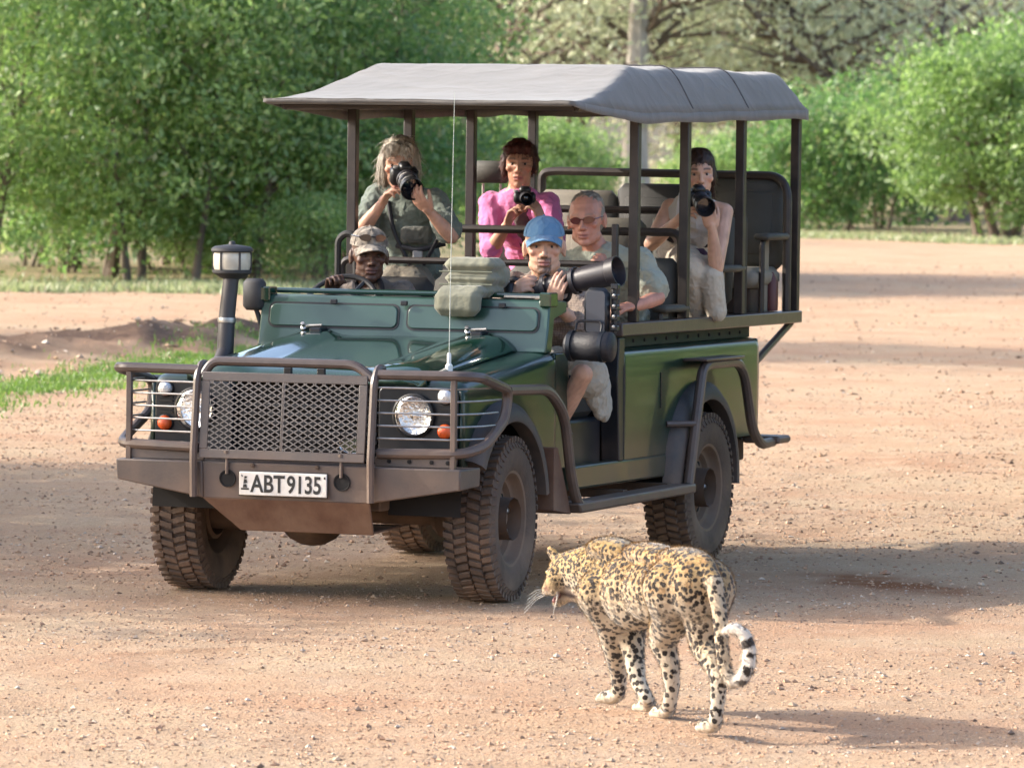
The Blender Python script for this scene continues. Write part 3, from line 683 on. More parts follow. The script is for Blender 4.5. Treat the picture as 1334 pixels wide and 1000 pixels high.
obj('plate_border', MB().box((-.226, -.7235, .501), (.221, -.7165, .618)), 'black', pl, bevel=.003)
def text(body, loc, size, sx, m, parent, thick=.0012, bold=.0, name='lettering'):
    cu = bpy.data.curves.new(name, 'FONT'); cu.body = body; cu.size = size; cu.extrude = thick; cu.offset = bold; cu.align_x = 'LEFT'
    t = bpy.data.objects.new('tmp', cu); col.objects.link(t); dg = bpy.context.evaluated_depsgraph_get()
    me = bpy.data.meshes.new_from_object(t.evaluated_get(dg)); bpy.data.objects.remove(t)
    mm = Matrix.Translation(loc) @ Matrix.Rotation(R(90), 4, 'X') @ Matrix.Diagonal((sx, 1, 1, 1)); me.transform(mm); me.name = name
    o = bpy.data.objects.new(name, me); link(o, parent); me.materials.clear(); me.materials.append(M[m]); return o
text('ABT', (-.163, -.7275, .522), .112, .83, 'plate_ink', pl, bold=.0022)
text('9135', (.018, -.7275, .522), .112, .78, 'plate_ink', pl, bold=.0022)
em = MB()      # the small bird emblem in front of the letters
for q in ([(-.212, .530), (-.172, .530), (-.172, .538), (-.212, .538)], [(-.203, .540), (-.181, .540), (-.184, .556), (-.200, .556)], [(-.200, .558), (-.180, .562), (-.184, .578), (-.197, .580)], [(-.197, .582), (-.186, .582), (-.180, .592), (-.194, .594)], [(-.212, .596), (-.206, .588), (-.203, .594), (-.208, .600)]):
    em.quad(*[(x, -.7283, z) for x, z in q])
obj('emblem', em, 'plate_ink', pl, sm=0)
obj('plate_mark', MB().quad((.203, -.7283, .590), (.212, -.7283, .590), (.212, -.7283, .600), (.203, -.7283, .600)), 'plate_ink', pl, sm=0)

# bull bar ------------------------------------------------------
mesh_f = MB(); ym0, ym1, z0, z1 = -.735, -.700, .672, 1.068
def ym(z): return ym0 + (ym1 - ym0) * (z - z0) / (z1 - z0)
def fbar(mb, a, b, wd, th=.012):
    """flat bar in the leaning plane of the mesh frame"""
    a = Vector((a[0], 0, a[1])); b = Vector((b[0], 0, b[1])); d = (b - a).normalized(); n_ = Vector((-d.z, 0, d.x)) * wd / 2
    pts = []
    for off in (0, th):
        for q in (a - n_, b - n_, b + n_, a + n_): pts.append((q.x, ym(q.z) + off, q.z))
    mb.hexa([pts[i] for i in (0, 1, 2, 3, 4, 5, 6, 7)])
bx0, bx1 = -.425, .405
bb = MB()
fbar(bb, (bx0, z0 + .02), (bx1, z0 + .02), .042); fbar(bb, (bx0, z1 - .02), (bx1, z1 - .02), .042)
fbar(bb, (bx0 + .02, z0 + .041), (bx0 + .02, z1 - .041), .042); fbar(bb, (bx1 - .02, z0 + .041), (bx1 - .02, z1 - .041), .042)
fbar(bb, (-.012, z0 + .041), (-.012, z1 - .041), .016, .008)
GB = obj('bull_bar', bb, 'bumper_paint', V, bevel=.003)
ms = MB(); px_, pz_ = .047, .0275
xa, xb, za, zb = bx0 + .042, bx1 - .042, z0 + .042, z1 - .042
def seg(p, q):
    # clip the strand to the opening
    t0, t1 = 0., 1.; dx, dz = q[0] - p[0], q[1] - p[1]
    for pp, dd, lo, hi in ((p[0], dx, xa, xb), (p[1], dz, za, zb)):
        if abs(dd) < 1e-9: continue
        u0, u1 = (lo - pp) / dd, (hi - pp) / dd
        t0, t1 = max(t0, min(u0, u1)), min(t1, max(u0, u1))
    if t1 - t0 > .02: fbar(ms, (p[0] + dx * t0, p[1] + dz * t0), (p[0] + dx * t1, p[1] + dz * t1), .0048, .007)
W_, H_ = xb - xa, zb - za; sl = pz_ / px_
k = -int(H_ / pz_) - 2
while k * px_ < W_ + H_ / sl:
    x = xa + k * px_
    seg((x, za), (x + H_ / sl, zb)); seg((x, zb), (x + H_ / sl, za)); k += 1
obj('mesh_guard', ms, mat('mesh_steel', (0.168, 0.1505, 0.14), .45, metal=.3, var=.4, vscale=20), GB, sm=0)
for s, xx in ((-1, -.452), (1, .437)):
    u = MB(); pts = [(xx, -.728, .49), (xx, -.735, .68), (xx, -.700, 1.04), (xx, -.655, 1.105), (xx, -.60, 1.10)]
    u.tube(pts, .019, 8, .03); obj('upright', u, 'tube_paint', GB)
obj('top_hoop', MB().tube([(-.43, -.68, 1.05), (-.39, -.665, 1.118), (.33, -.665, 1.118), (.43, -.68, 1.05)], .022, 10, .05), 'tube_paint', GB)
for s in (-1, 1):
    hp = MB().tube([(s * .45, -.670, 1.075), (s * .86, -.66, 1.078), (s * .915, -.58, 1.072), (s * .905, -.20, 1.0), (s * .90, -.24, .86), (s * .905, -.50, .750), (s * .86, -.65, .722), (s * .45, -.68, .715)], .024, 10, .06)
    obj('side_hoop', hp, 'tube_paint', GB)
    obj('post', MB().box((s * .815 - .013, -.672, .645), (s * .815 + .013, -.648, 1.066)), 'tube_paint', GB, bevel=.003)
    for k in range(5):
        z = .785 + .058 * k; e = -.30 - (4 - k) * .035 if k > 0 else -.46
        obj('wire', MB().tube([(s * .45, -.69, z), (s * .815, -.655, z), (s * .885, -.50, z), (s * .895, e + .06, z)], .0048, 6, .04), 'steel', GB)

# front panels and lamps ---------------------------------------
FP = MB()
def rrect(x0, x1, z0, z1, r, n=5):
    pts = []
    for cx, cz, a0 in ((x1 - r, z1 - r, 0), (x0 + r, z1 - r, 90), (x0 + r, z0 + r, 180), (x1 - r, z0 + r, 270)):
        for k in range(n + 1): a = R(a0 + 90 * k / n); pts.append((cx + r * math.cos(a), cz + r * math.sin(a)))
    return pts
for s in (-1, 1):
    x0, x1 = (.37, .765) if s > 0 else (-.765, -.37)
    p = MB(); rr = rrect(x0, x1, .64, 1.015, .035)
    p.loft([[(x, -.485, z) for x, z in rr], [(x, -.43, z) for x, z in rr]]); lp = obj('lamp_panel', p, 'panel_black', V, bevel=.006)
    for k in range(5): obj('louvre', MB().box((s * .708 - .036, -.492, .86 + .018 * k), (s * .708 + .036, -.4855, .868 + .018 * k)), 'black', lp)
    hl = obj('headlight', MB().lathe([(.103, .0), (.103, -.026), (.094, -.030), (.090, -.022)], (s * .552, -.485, .884), (0, 1, 0), 32), 'black', V)
    obj('reflector', MB().lathe([(.092, -.024), (.084, -.016), (.06, -.008), (.03, -.004), (0, -.003)], (s * .552, -.485, .884), (0, 1, 0), 32), 'reflector', hl)
    obj('bulb_cap', MB().lathe([(0, -.026), (.016, -.022), (.018, .0)], (s * .552, -.485, .884), (0, 1, 0), 16), 'chrome', hl)
    obj('lens', MB().lathe([(.093, -.026), (.082, -.036), (.055, -.044), (.025, -.048), (0, -.049)], (s * .552, -.485, .884), (0, 1, 0), 32), 'glass', hl)
    for nm, z, mm in (('sidelight', .974, 'clear_lens'), ('indicator', .815, 'orange_lens')):
        q = obj(nm, MB().lathe([(.040, .0), (.040, -.010), (.036, -.013)], (s * .708, -.485, z), (0, 1, 0), 20), 'black', V)
        obj('lens', MB().lathe([(.035, -.010), (.033, -.026), (.024, -.036), (.010, -.040), (0, -.041)], (s * .708, -.485, z), (0, 1, 0), 20), mm, q)
gr = MB()
gr.box((-.37, -.43, .62), (.37, -.40, 1.03)); GR = obj('grille', gr, 'dark_void', V)
for k in range(9): obj('grille_bar', MB().box((-.35, -.452, .66 + .04 * k), (.35, -.431, .676 + .04 * k)), 'panel_black', GR, bevel=.003)
bd = MB(); bd.lathe([(0, -.010), (1, -.008), (1.0, 0)], (0, 0, 0), (0, 1, 0), 24); bd.v = [(x * .062 + .235, y - .458, z * .034 + .735) for x, y, z in bd.v]
BD = obj('badge', bd, 'badge_green', V)
bd2 = MB().lathe([(.97, -.012), (1.08, -.014), (1.08, 0)], (0, 0, 0), (0, 1, 0), 24); bd2.v = [(x * .062 + .235, y - .458, z * .034 + .735) for x, y, z in bd2.v]
obj('badge_rim', bd2, 'chrome', BD)
# lower valance between panels and bumper
obj('valance', MB().box((-.74, -.455, .605), (.74, -.42, .638)), 'dark_void', V)

# wings ---------------------------------------------------------
def ztop(y): return 1.045 + (y + .47) / 1.19 * .105
ARC_R = .475
for s in (-1, 1):
    ys = [-.475 + 1.195 * i / 48 for i in range(49)]
    rings = []
    for y in ys:
        zt = ztop(y); dz = ARC_R ** 2 - (y - .0) ** 2
        zf = .635 if y < -.2 else .56; zb = max(zf, .42 + math.sqrt(dz)) if dz > 0 else zf
        fr = .03 if y == ys[0] else (.012 if y == ys[1] else 0)
        ring = []
        ring.append((s * .36, y, zt - .005 - fr)); ring.append((s * .60, y, zt - fr)); ring.append((s * .715, y, zt - .004 - fr))
        for k in range(5):
            a = R(90 * k / 4); ring.append((s * (.735 + .055 * math.sin(a) - fr * .4), y, zt - .062 + .055 * math.cos(a) - fr))
        ring.append((s * .792, y, zt - .20 + 0 * y)); ring.append((s * .790, y, zb)); ring.append((s * .76, y, zb))
        if s < 0: ring = ring[::-1]
        rings.append(ring)
    wb = MB(); wb.loft(rings, caps=False, closed=False)
    # front return
    r0 = rings[0]; wb.add([*r0, *[(x * .985, -.44, z) for x, y, z in r0]], [(i, i + len(r0), i + 1 + len(r0), i + 1) if s > 0 else (i, i + 1, i + 1 + len(r0), i + len(r0)) for i in range(len(r0) - 1)])
    wb.add([r0[0], r0[1], (s * .60, -.47, 1.012), (s * .36, -.47, 1.012)], [(0, 1, 2, 3)]); wb.add([(s * .765, -.472, .62), (s * .787, -.472, .62), (s * .787, -.472, 1.0), (s * .765, -.472, 1.0)], [(0, 1, 2, 3)])
    W = obj('wing', wb, 'paint', V, sm=50)
    so = W.modifiers.new('s', 'SOLIDIFY'); so.thickness = .006; so.offset = -1
    # inner wheel well
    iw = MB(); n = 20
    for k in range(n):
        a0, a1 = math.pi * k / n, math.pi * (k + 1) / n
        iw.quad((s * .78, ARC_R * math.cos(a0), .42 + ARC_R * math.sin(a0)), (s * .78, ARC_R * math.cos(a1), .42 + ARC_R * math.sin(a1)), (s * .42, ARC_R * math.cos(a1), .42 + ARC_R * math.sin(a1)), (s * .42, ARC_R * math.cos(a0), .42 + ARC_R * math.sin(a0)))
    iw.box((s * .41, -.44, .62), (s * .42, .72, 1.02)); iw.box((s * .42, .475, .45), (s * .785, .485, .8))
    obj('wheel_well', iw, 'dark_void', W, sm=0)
    # flare: lofted band around the arch
    def flare(cy, cz, r0, r1, a0, a1, zmin):
        f = MB(); rings = []
        for k in range(29):
            a = R(a0 + (a1 - a0) * k / 28); c_, s_ = math.cos(a), math.sin(a)
            ring = [(s * .786, cy - (r1) * c_, cz + r1 * s_), (s * .826, cy - (r1 - .012) * c_, cz + (r1 - .012) * s_), (s * .858, cy - (r1 - .05) * c_, cz + (r1 - .05) * s_), (s * .866, cy - (r0 + .01) * c_, cz + (r0 + .01) * s_), (s * .862, cy - r0 * c_, cz + r0 * s_), (s * .786, cy - r0 * c_, cz + r0 * s_)]
            rings.append(ring if s > 0 else ring[::-1])
        f.loft(rings); return f
    obj('arch_flare', flare(0, .42, .425, .525, 30, 172, .5), 'flare_plastic', V, sm=50)
    obj('arch_flare', flare(2.794, .42, .425, .525, -4, 184, .5), 'flare_plastic', V, sm=50)
# bonnet --------------------------------------------------------
bn = MB(); rings = []
for i in range(25):
    y = -.475 + 1.135 * i / 24; t = i / 24; zc = 1.105 + .125 * t; zw = ztop(y) + .006; dr = (.05 if i == 0 else .016 if i == 1 else .004 if i == 2 else 0)
    prof = [(-.605, zw), (-.600, zw + .012), (-.565, zc - .034), (-.53, zc - .012), (-.47, zc - .002), (-.36, zc - .004), (-.31, zc - .022), (-.26, zc - .026), (0, zc - .022), (.26, zc - .026), (.31, zc - .022), (.36, zc - .004), (.47, zc - .002), (.53, zc - .012), (.565, zc - .034), (.600, zw + .012), (.605, zw)]
    rings.append([(x, y - .0, z - dr if abs(x) < .6 else z) for x, z in prof])
bn.loft(rings, caps=False, closed=False)
r0 = rings[0]; k_ = len(r0); bn.add([*r0, *[(x, y + .004, 1.02) for x, y, z in r0]], [(i, i + 1, i + 1 + k_, i + k_) for i in range(k_ - 1)])
bn.v = bn.v; B_ = obj('bonnet', bn, 'paint_top', V, sm=50)
so = B_.modifiers.new('s', 'SOLIDIFY'); so.thickness = .01; so.offset = -1
for x in (-.42, .42):
    obj('bonnet_hinge', MB().box((x - .03, .60, 1.212), (x + .03, .69, 1.238), bev=.006), 'panel_black', B_)
    obj('bonnet_catch', MB().box((x * .2 - .02, -.5, 1.05), (x * .2 + .02, -.48, 1.09), bev=.004), 'black', B_)
# bulkhead ------------------------------------------------------
bk = MB(); bk.loft([[(x, .665, 1.14), (x, .69, 1.225), (x, .72, 1.375), (x, .735, 1.392), (x, .80, 1.395), (x, .95, 1.385), (x, .95, 1.33), (x, .78, 1.30), (x, .75, 1.14)] for x in (-.755, .755)])
bk.box((-.755, .70, .56), (.755, .74, 1.14)); BK = obj('bulkhead', bk, 'paint_skylit', V, bevel=.008, sm=40)
def ybk(z): return .69 + (z - 1.225) / .15 * .03
for x0, x1 in ((-.700, -.028), (.028, .700)):
    rr = rrect(x0, x1, 1.243, 1.350, .03); rr2 = rrect(x0 - .009, x1 + .009, 1.234, 1.359, .036)
    obj('vent_seal', MB().loft([[(x, ybk(z) - .004, z) for x, z in rr2], [(x, ybk(z) + .01, z) for x, z in rr2]]), 'black', BK)
    vf = obj('vent_flap', MB().loft([[(x, ybk(z) - .011, z) for x, z in rr], [(x, ybk(z) + .005, z) for x, z in rr]]), 'paint_skylit', BK, bevel=.005)
for x in (-.36, .01, .30, .52): obj('hinge', MB().box((x - .018, .683, 1.352), (x + .018, .700, 1.376), bev=.004), 'panel_black', BK); 
for x in (-.50, .36):
    wz = MB().lathe([(.018, 0), (.018, .03), (.010, .035), (.010, .055), (0, .056)], (x, .675, 1.222), (0, -.75, .66), 10); wz.tube([(x, .65, 1.245), (x + .10, .64, 1.25)], .007, 6); obj('wiper_spindle', wz, 'steel', BK)
for x in (-.735, .735):
    obj('screen_bracket', MB().box((x - .03, .70, 1.36), (x + .03, .80, 1.43), bev=.006), 'paint_top', BK)
obj('dash_rail', MB().tube([(-.70, .79, 1.412), (.72, .79, 1.412)], .013, 8), 'paint_top', BK)
obj('grab_plate', MB().box((.50, .76, 1.400), (.69, .84, 1.412)), 'steel', BK, bevel=.002)
# cowl sides below the bulkhead, sills, seat box
for s in (-1, 1):
    obj('cowl_side', MB().box((s * .755, .722, .58), (s * .785, .90, 1.14)), 'paint', V, bevel=.008)
    obj('sill', MB().box((s * .72, .90, .47), (s * .795, 2.36, .585)), 'paint', V, bevel=.012)
    obj('door_pillar', MB().loft([[(s * .70, .0 + y, z) for y, z in ((1.60, .58), (1.66, .58), (1.66, 1.19), (1.58, 1.19), (1.56, 1.0))], [(s * .797, y, z) for y, z in ((1.60, .58), (1.66, .58), (1.66, 1.19), (1.58, 1.19), (1.56, 1.0))]]), 'panel_black', V, bevel=.006, sm=0)
    obj('door_hinge', MB().box((s * .785, .90, .70), (s * .80, .94, .75)), 'panel_black', V, bevel=.003)
    obj('door_hinge', MB().box((s * .785, .90, .98), (s * .80, .94, 1.03)), 'panel_black', V, bevel=.003)
obj('seat_box', MB().box((-.68, 1.12, .56), (.70, 1.60, .80)), 'panel_black', V, bevel=.02)
obj('cab_floor', MB().box((-.74, .74, .50), (.74, 1.62, .555)), 'dark_void', V)
for s in (-1, 1): obj('front_seat', MB().box((s * .43 - .24, 1.10, .80), (s * .43 + .24, 1.58, .93), bev=.03), 'seat_dark', V)

# tub -----------------------------------------------------------
for s in (-1, 1):
    n = 64; rings = []
    for i in range(n + 1):
        y = 1.665 + 2.09 * i / n; dz = ARC_R ** 2 - (y - 2.794) ** 2
        zl = .585 if y < 2.4 else .62
        zb = max(zl, .42 + math.sqrt(dz)) if dz > 0 else zl
        ring = [(s * .70, y, 1.135), (s * .735, y, 1.133)] + [(s * (.745 + .045 * math.sin(R(a))), y, 1.088 + .045 * math.cos(R(a))) for a in (0, 30, 60, 90)] + [(s * .793, y, .95), (s * .790, y, zb), (s * .75, y, zb)]
        rings.append(ring if s > 0 else ring[::-1])
    tb = MB().loft(rings, caps=False, closed=False)
    if s < 0: tb.f = [f[::1] for f in tb.f]
    T = obj('tub_side', tb, 'paint', V, sm=50); so = T.modifiers.new('s', 'SOLIDIFY'); so.thickness = .008; so.offset = -1
    obj('door_seal', MB().tube([(s * .792, 1.66, .60), (s * .794, 1.658, 1.05), (s * .77, 1.658, 1.12)], .010, 6, .05), 'black', T)
    obj('fuel_flap', MB().box((s * .789, 2.20, .82), (s * .797, 2.215, 1.0)), 'panel_black', T)
    cap = MB().box((s * .69, 1.66, 1.135), (s * .735, 3.76, 1.195)); obj('tub_capping', cap, 'capping_green', V, bevel=.005)
    for k in range(12): obj('rivet', MB().lathe([(.010, 0), (.008, .006), (0, .008)], (s * .735, 1.78 + .165 * k, 1.165), (s, 0, 0), 8), 'dark_void', T)
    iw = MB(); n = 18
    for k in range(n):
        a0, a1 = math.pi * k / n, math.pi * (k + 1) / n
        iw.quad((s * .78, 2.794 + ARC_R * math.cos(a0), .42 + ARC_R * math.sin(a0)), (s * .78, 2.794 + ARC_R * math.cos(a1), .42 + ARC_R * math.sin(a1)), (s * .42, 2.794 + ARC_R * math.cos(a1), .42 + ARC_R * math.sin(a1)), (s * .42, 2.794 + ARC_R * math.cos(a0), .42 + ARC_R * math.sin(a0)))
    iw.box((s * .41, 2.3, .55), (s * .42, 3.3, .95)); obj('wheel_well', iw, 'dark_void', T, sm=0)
    # rail that carries the cage, overhanging the tail
    obj('cage_rail', MB().box((s * .715, 1.60, 1.197), (s * .805, 4.44, 1.262)), 'tube_paint', V, bevel=.006)
    obj('rail_strut', MB().tube([(s * .76, 4.38, 1.197), (s * .76, 3.78, 1.00)], .020, 8), 'tube_paint', V)
obj('tub_floor', MB().box((-.70, 1.66, .86), (.70, 3.75, .90)), 'chassis', V)
obj('tub_front', MB().box((-.70, 1.66, .58), (.70, 1.69, 1.19)), 'panel_black', V)
obj('tub_tail', MB().box((-.78, 3.745, .60), (.78, 3.775, 1.13)), 'paint', V, bevel=.01)
obj('rear_crossmember', MB().box((-.70, 3.70, .48), (.70, 3.80, .60)), 'chassis', V, bevel=.01)
obj('overhang_floor', MB().box((-.714, 3.78, 1.215), (.714, 4.42, 1.25)), 'chassis', V)

# side bars, sliders, rear guard ---------------------------------
for s in (-1, 1):
    obj('arch_bar', MB().tube([(s * .905, -.22, 1.0), (s * .90, .33, .985), (s * .895, .56, .86), (s * .895, .66, .56), (s * .895, .76, .405), (s * .895, .92, .405)], .026, 10, .10), 'tube_paint', V)
    sl = obj('side_step', MB().hexa([(s * .80, .74, .375), (s * .925, .74, .375), (s * .925, 2.40, .385), (s * .80, 2.40, .385), (s * .80, .72, .425), (s * .925, .70, .425), (s * .925, 2.40, .435), (s * .80, 2.40, .435)] if s > 0 else [(s * .925, .74, .375), (s * .80, .74, .375), (s * .80, 2.40, .385), (s * .925, 2.40, .385), (s * .925, .70, .425), (s * .80, .72, .425), (s * .80, 2.40, .435), (s * .925, 2.40, .435)]), 'tube_paint', V, bevel=.012)
    for y in (.95, 1.6, 2.25): obj('step_bracket', MB().box((s * .42, y - .03, .40), (s * .83, y + .03, .44)), 'chassis', sl)
    obj('mud_plate', MB().hexa([(s * .70, .50, .40), (s * .87, .50, .40), (s * .87, .74, .37), (s * .70, .74, .37), (s * .70, .50, .70), (s * .87, .50, .70), (s * .87, .55, .70), (s * .70, .55, .70)]), 'rust_plate', V, bevel=.005)
    obj('rear_guard', MB().tube([(s * .895, 2.36, .43), (s * .895, 2.46, .74), (s * .895, 2.55, 1.0), (s * .895, 2.62, 1.03), (s * .895, 3.10, 1.03), (s * .895, 3.22, .96), (s * .895, 3.36, .66), (s * .895, 3.50, .58), (s * .88, 3.74, .585)], .027, 10, .07), 'tube_paint', V)
    obj('guard_plate', MB().box((s * .80, 2.52, 1.048), (s * .93, 3.12, 1.062)), 'tube_paint', V, bevel=.004)
    obj('guard_stay', MB().tube([(s * .79, 2.30, .735), (s * .895, 2.44, .735)], .016, 8), 'tube_paint', V)
    obj('guard_stay', MB().tube([(s * .79, 2.86, 1.03), (s * .895, 2.86, 1.03)], .016, 8), 'tube_paint', V)
    obj('rear_step', MB().box((s * .72, 3.70, .575), (s * .93, 3.90, .615), bev=.012), 'tube_paint', V)

# snorkel, mirrors, aerial --------------------------------------
sn = MB().tube([(-.80, .30, 1.04), (-.805, .40, 1.12), (-.81, .43, 1.30), (-.80, .455, 1.49)], [.036, .042, .040, .038], 14, 0)
SN = obj('snorkel', sn, mat('snorkel_grey', (0.0403, 0.0338, 0.0325), .5, var=.4, vscale=9, c2=(0.0585, 0.0488, 0.0455)), V)
obj('bowl_base', MB().lathe([(.036, -.01), (.060, .0), (.094, .022), (.096, .034), (.090, .036)], (-.80, .46, 1.478), (0, 0, 1), 28), 'flare_plastic', SN)
obj('bowl_filter', MB().lathe([(.086, .0), (.091, .02), (.091, .07), (.086, .086), (.02, .087)], (-.80, .46, 1.515), (0, 0, 1), 24), mat('filter', (.62, .56, .44), .5, coat=.6, var=.4, vscale=20), SN)
for k in range(6):
    a = 2 * math.pi * (k + .3) / 6; obj('bowl_rib', MB().box((-.80 + .091 * math.cos(a) - .004, .46 + .091 * math.sin(a) - .004, 1.512), (-.80 + .091 * math.cos(a) + .004, .46 + .091 * math.sin(a) + .004, 1.60)), 'flare_plastic', SN)
obj('bowl_lid', MB().lathe([(.097, .0), (.102, .006), (.100, .018), (.085, .028), (.03, .036), (.018, .038), (.014, .052), (0, .054)], (-.80, .46, 1.600), (0, 0, 1), 28), 'flare_plastic', SN)
obj('snorkel_clamp', MB().lathe([(.044, -.012), (.046, 0), (.044, .012)], (-.808, .425, 1.27), (0, .05, 1), 16), 'steel', SN)
ml = at(331, 384, y=.72)
MLo = obj('wing_mirror', MB().box((ml.x - .055, .69, ml.z - .075), (ml.x + .055, .76, ml.z + .08), bev=.02), 'flare_plastic', V, sm=60)
obj('mirror_arm', MB().tube([(ml.x, .73, ml.z - .05), (ml.x + .03, .74, 1.25), (-.76, .74, 1.16)], .013, 8, .04), 'panel_black', MLo)
m2 = at(778, 406, y=.80)
MRo = obj('door_mirror', MB().box((m2.x - .068, .78, m2.z - .115), (m2.x + .062, .84, m2.z + .115), bev=.028), 'panel_black', V, sm=60)
obj('mirror_face', MB().loft([[(m2.x + a, .7785, m2.z + b) for a, b in rrect(-.05, .046, -.10, .10, .02)], [(m2.x + a, .785, m2.z + b) for a, b in rrect(-.05, .046, -.10, .10, .02)]]), mat('mirror_shell', (.05, .058, .075), .3, coat=.3), MRo, sm=0)
mb_ = MB().tube([(m2.x + .075, .82, m2.z + .12), (m2.x + .085, .82, 1.22), (.80, .84, 1.14)], .012, 8, .03)
for k in range(5): mb_.box((m2.x + .068, .795, m2.z - .09 + .05 * k), (m2.x + .105, .83, m2.z - .065 + .05 * k), bev=.004)
obj('mirror_arm', mb_, 'panel_black', MRo)
for k in range(4): obj('bolt', MB().lathe([(.008, 0), (.008, .008), (0, .01)], (m2.x + .088, .795, m2.z - .07 + .05 * k), (0, -1, 0), 8), 'steel', MRo)
ab = at(585, 476, x=.60)
A_ = obj('aerial', MB().lathe([(.018, -.03), (.018, .0), (.010, .01), (.010, .05), (.006, .06)], (ab.x, ab.y, ab.z), (0, 0, 1), 12), 'white_plate', V)
obj('whip', MB().tube([(ab.x, ab.y, ab.z + .05), (ab.x + .004, ab.y, ab.z + .6), (ab.x + .012, ab.y, ab.z + 1.27)], [.0022, .0018, .0012], 6), mat('whip_white', (.42, .46, .42), .5), A_)
# steering wheel -------------------------------------------------
swc = Vector((-.455, .98, 1.315)); swd = Vector((0, -.82, .57)).normalized()
u, v, d = frame(swd); sw = MB(); sw.tube([swc + (u * math.cos(2 * math.pi * k / 32) + v * math.sin(2 * math.pi * k / 32)) * .20 for k in range(33)], .014, 8)
SWo = obj('steering_wheel', sw, 'black', V)
sp = MB()
for a in (0, 2.1, 4.2): sp.tube([swc, swc + (u * math.cos(a) + v * math.sin(a)) * .2], .012, 6)
sp.lathe([(0, .02), (.05, .012), (.05, -.02), (.02, -.05), (.02, -.35)], swc, swd, 12); obj('spokes', sp, 'black', SWo)

# cage and canopy -----------------------------------------------
POST_Y = (1.87, 2.62, 3.50, 4.42)
def zedge(y): return 2.292 + (y - 1.87) * .018
for s in (-1, 1):
    for y in POST_Y:
        po = obj('canopy_post', MB().box((s * .763 - .024, y - .024, 1.262), (s * .763 + .024, y + .024, zedge(y) + .02)), 'cage_paint', V, bevel=.004)
    obj('roof_rail', MB().tube([(s * .765, 1.0, 2.315), (s * .765, 1.87, zedge(1.87) + .035), (s * .765, 4.45, zedge(4.42) + .035)], .02, 8), 'cage_paint', V)
obj('foot_post', MB().box((.763 - .06, 1.70, 1.262), (.763 - .03, 1.73, 1.75)), 'cage_paint', V, bevel=.004)
for y in (1.0,) + POST_Y: obj('roof_bow', MB().tube([(-.765, y, 2.32 if y < 1.5 else zedge(y) + .035), (.765, y, 2.32 if y < 1.5 else zedge(y) + .035)], .018, 8), 'cage_paint', V)
cv = MB(); NX, NY = 48, 64; rnd = random.Random(4)
def canopy_z(x, y):
    ze = 2.325 if y < 1.2 else None
    t = min(max((y - .84) / (1.87 - .84), 0), 1); ze = 2.352 * (1 - t) + (zedge(y) + .01) * t
    fu = min(max((y - .84) / 1.2, 0), 1); fu = fu ** 1.35                       # sagging front slope
    fr = min(max((4.48 - y) / .12, 0), 1)
    sv = min(max((.81 - abs(x)) / (.19 if x > 0 else .12), 0), 1); sv = math.sin(sv * math.pi / 2) ** 1.1
    h = min(fu, sv, fr); hs = -math.log(math.exp(-14 * fu) + math.exp(-14 * sv) + math.exp(-14 * fr)) / 14; h = max(0, .5 * h + .5 * hs)
    sag = 0
    if y > 2.05:
        for a, b in zip((2.05, 2.62, 3.50), (2.62, 3.50, 4.45)):
            if a <= y <= b: sag = .016 * math.sin(math.pi * (y - a) / (b - a))
    top = 2.556 + (y - 2.05) * .004
    z = ze + (top - ze) * h - sag * (1 if h > .9 else .6 * h)
    z += .004 * noise.noise(Vector((x * 5, y * 3, 1))) + .003 * noise.noise(Vector((x * 14, y * 6, 3)))
    return z
def cx_(i):
    t = i / NX * 2 - 1; return .81 * (abs(t) ** .75) * (1 if t > 0 else -1)
def cy_(j): t = j / NY; return .84 + 3.64 * t
top = [[(cx_(i), cy_(j), canopy_z(cx_(i), cy_(j))) for i in range(NX + 1)] for j in range(NY + 1)]
vs_ = [q for r in top for q in r]; cv.add(vs_, [(j * (NX + 1) + i, j * (NX + 1) + i + 1, (j + 1) * (NX + 1) + i + 1, (j + 1) * (NX + 1) + i) for j in range(NY) for i in range(NX)])
# hem hanging around the edge
edge = [top[0][i] for i in range(NX + 1)] + [top[j][NX] for j in range(1, NY + 1)] + [top[NY][i] for i in range(NX - 1, -1, -1)] + [top[j][0] for j in range(NY - 1, 0, -1)]
ne = len(edge); low = [(x * 1.004, y, z - (.022 + .026 * min(1, max(0, (y - .84) / .8))) - .004 * math.sin(y * 7.2) * (abs(x) > .80) - .003 * math.sin(x * 9)) for x, y, z in edge]
cv.add(edge + low, [(i, ne + i, ne + (i + 1) % ne, (i + 1) % ne) for i in range(ne)])
CN = obj('canopy', cv, 'canvas', V, sm=60); so = CN.modifiers.new('s', 'SOLIDIFY'); so.thickness = .005; so.offset = -1
for ys in (2.62, 3.50):
    pts = [(x, ys, canopy_z(x, ys) + .002) for x in np.linspace(-.80, .80, 40)]
    obj('seam', MB().tube(pts, .0045, 5), 'canvas_edge', CN)
obj('front_bow_sleeve', MB().tube([(-.80, .858, 2.336), (.80, .858, 2.336)], .014, 10), 'canvas', CN)

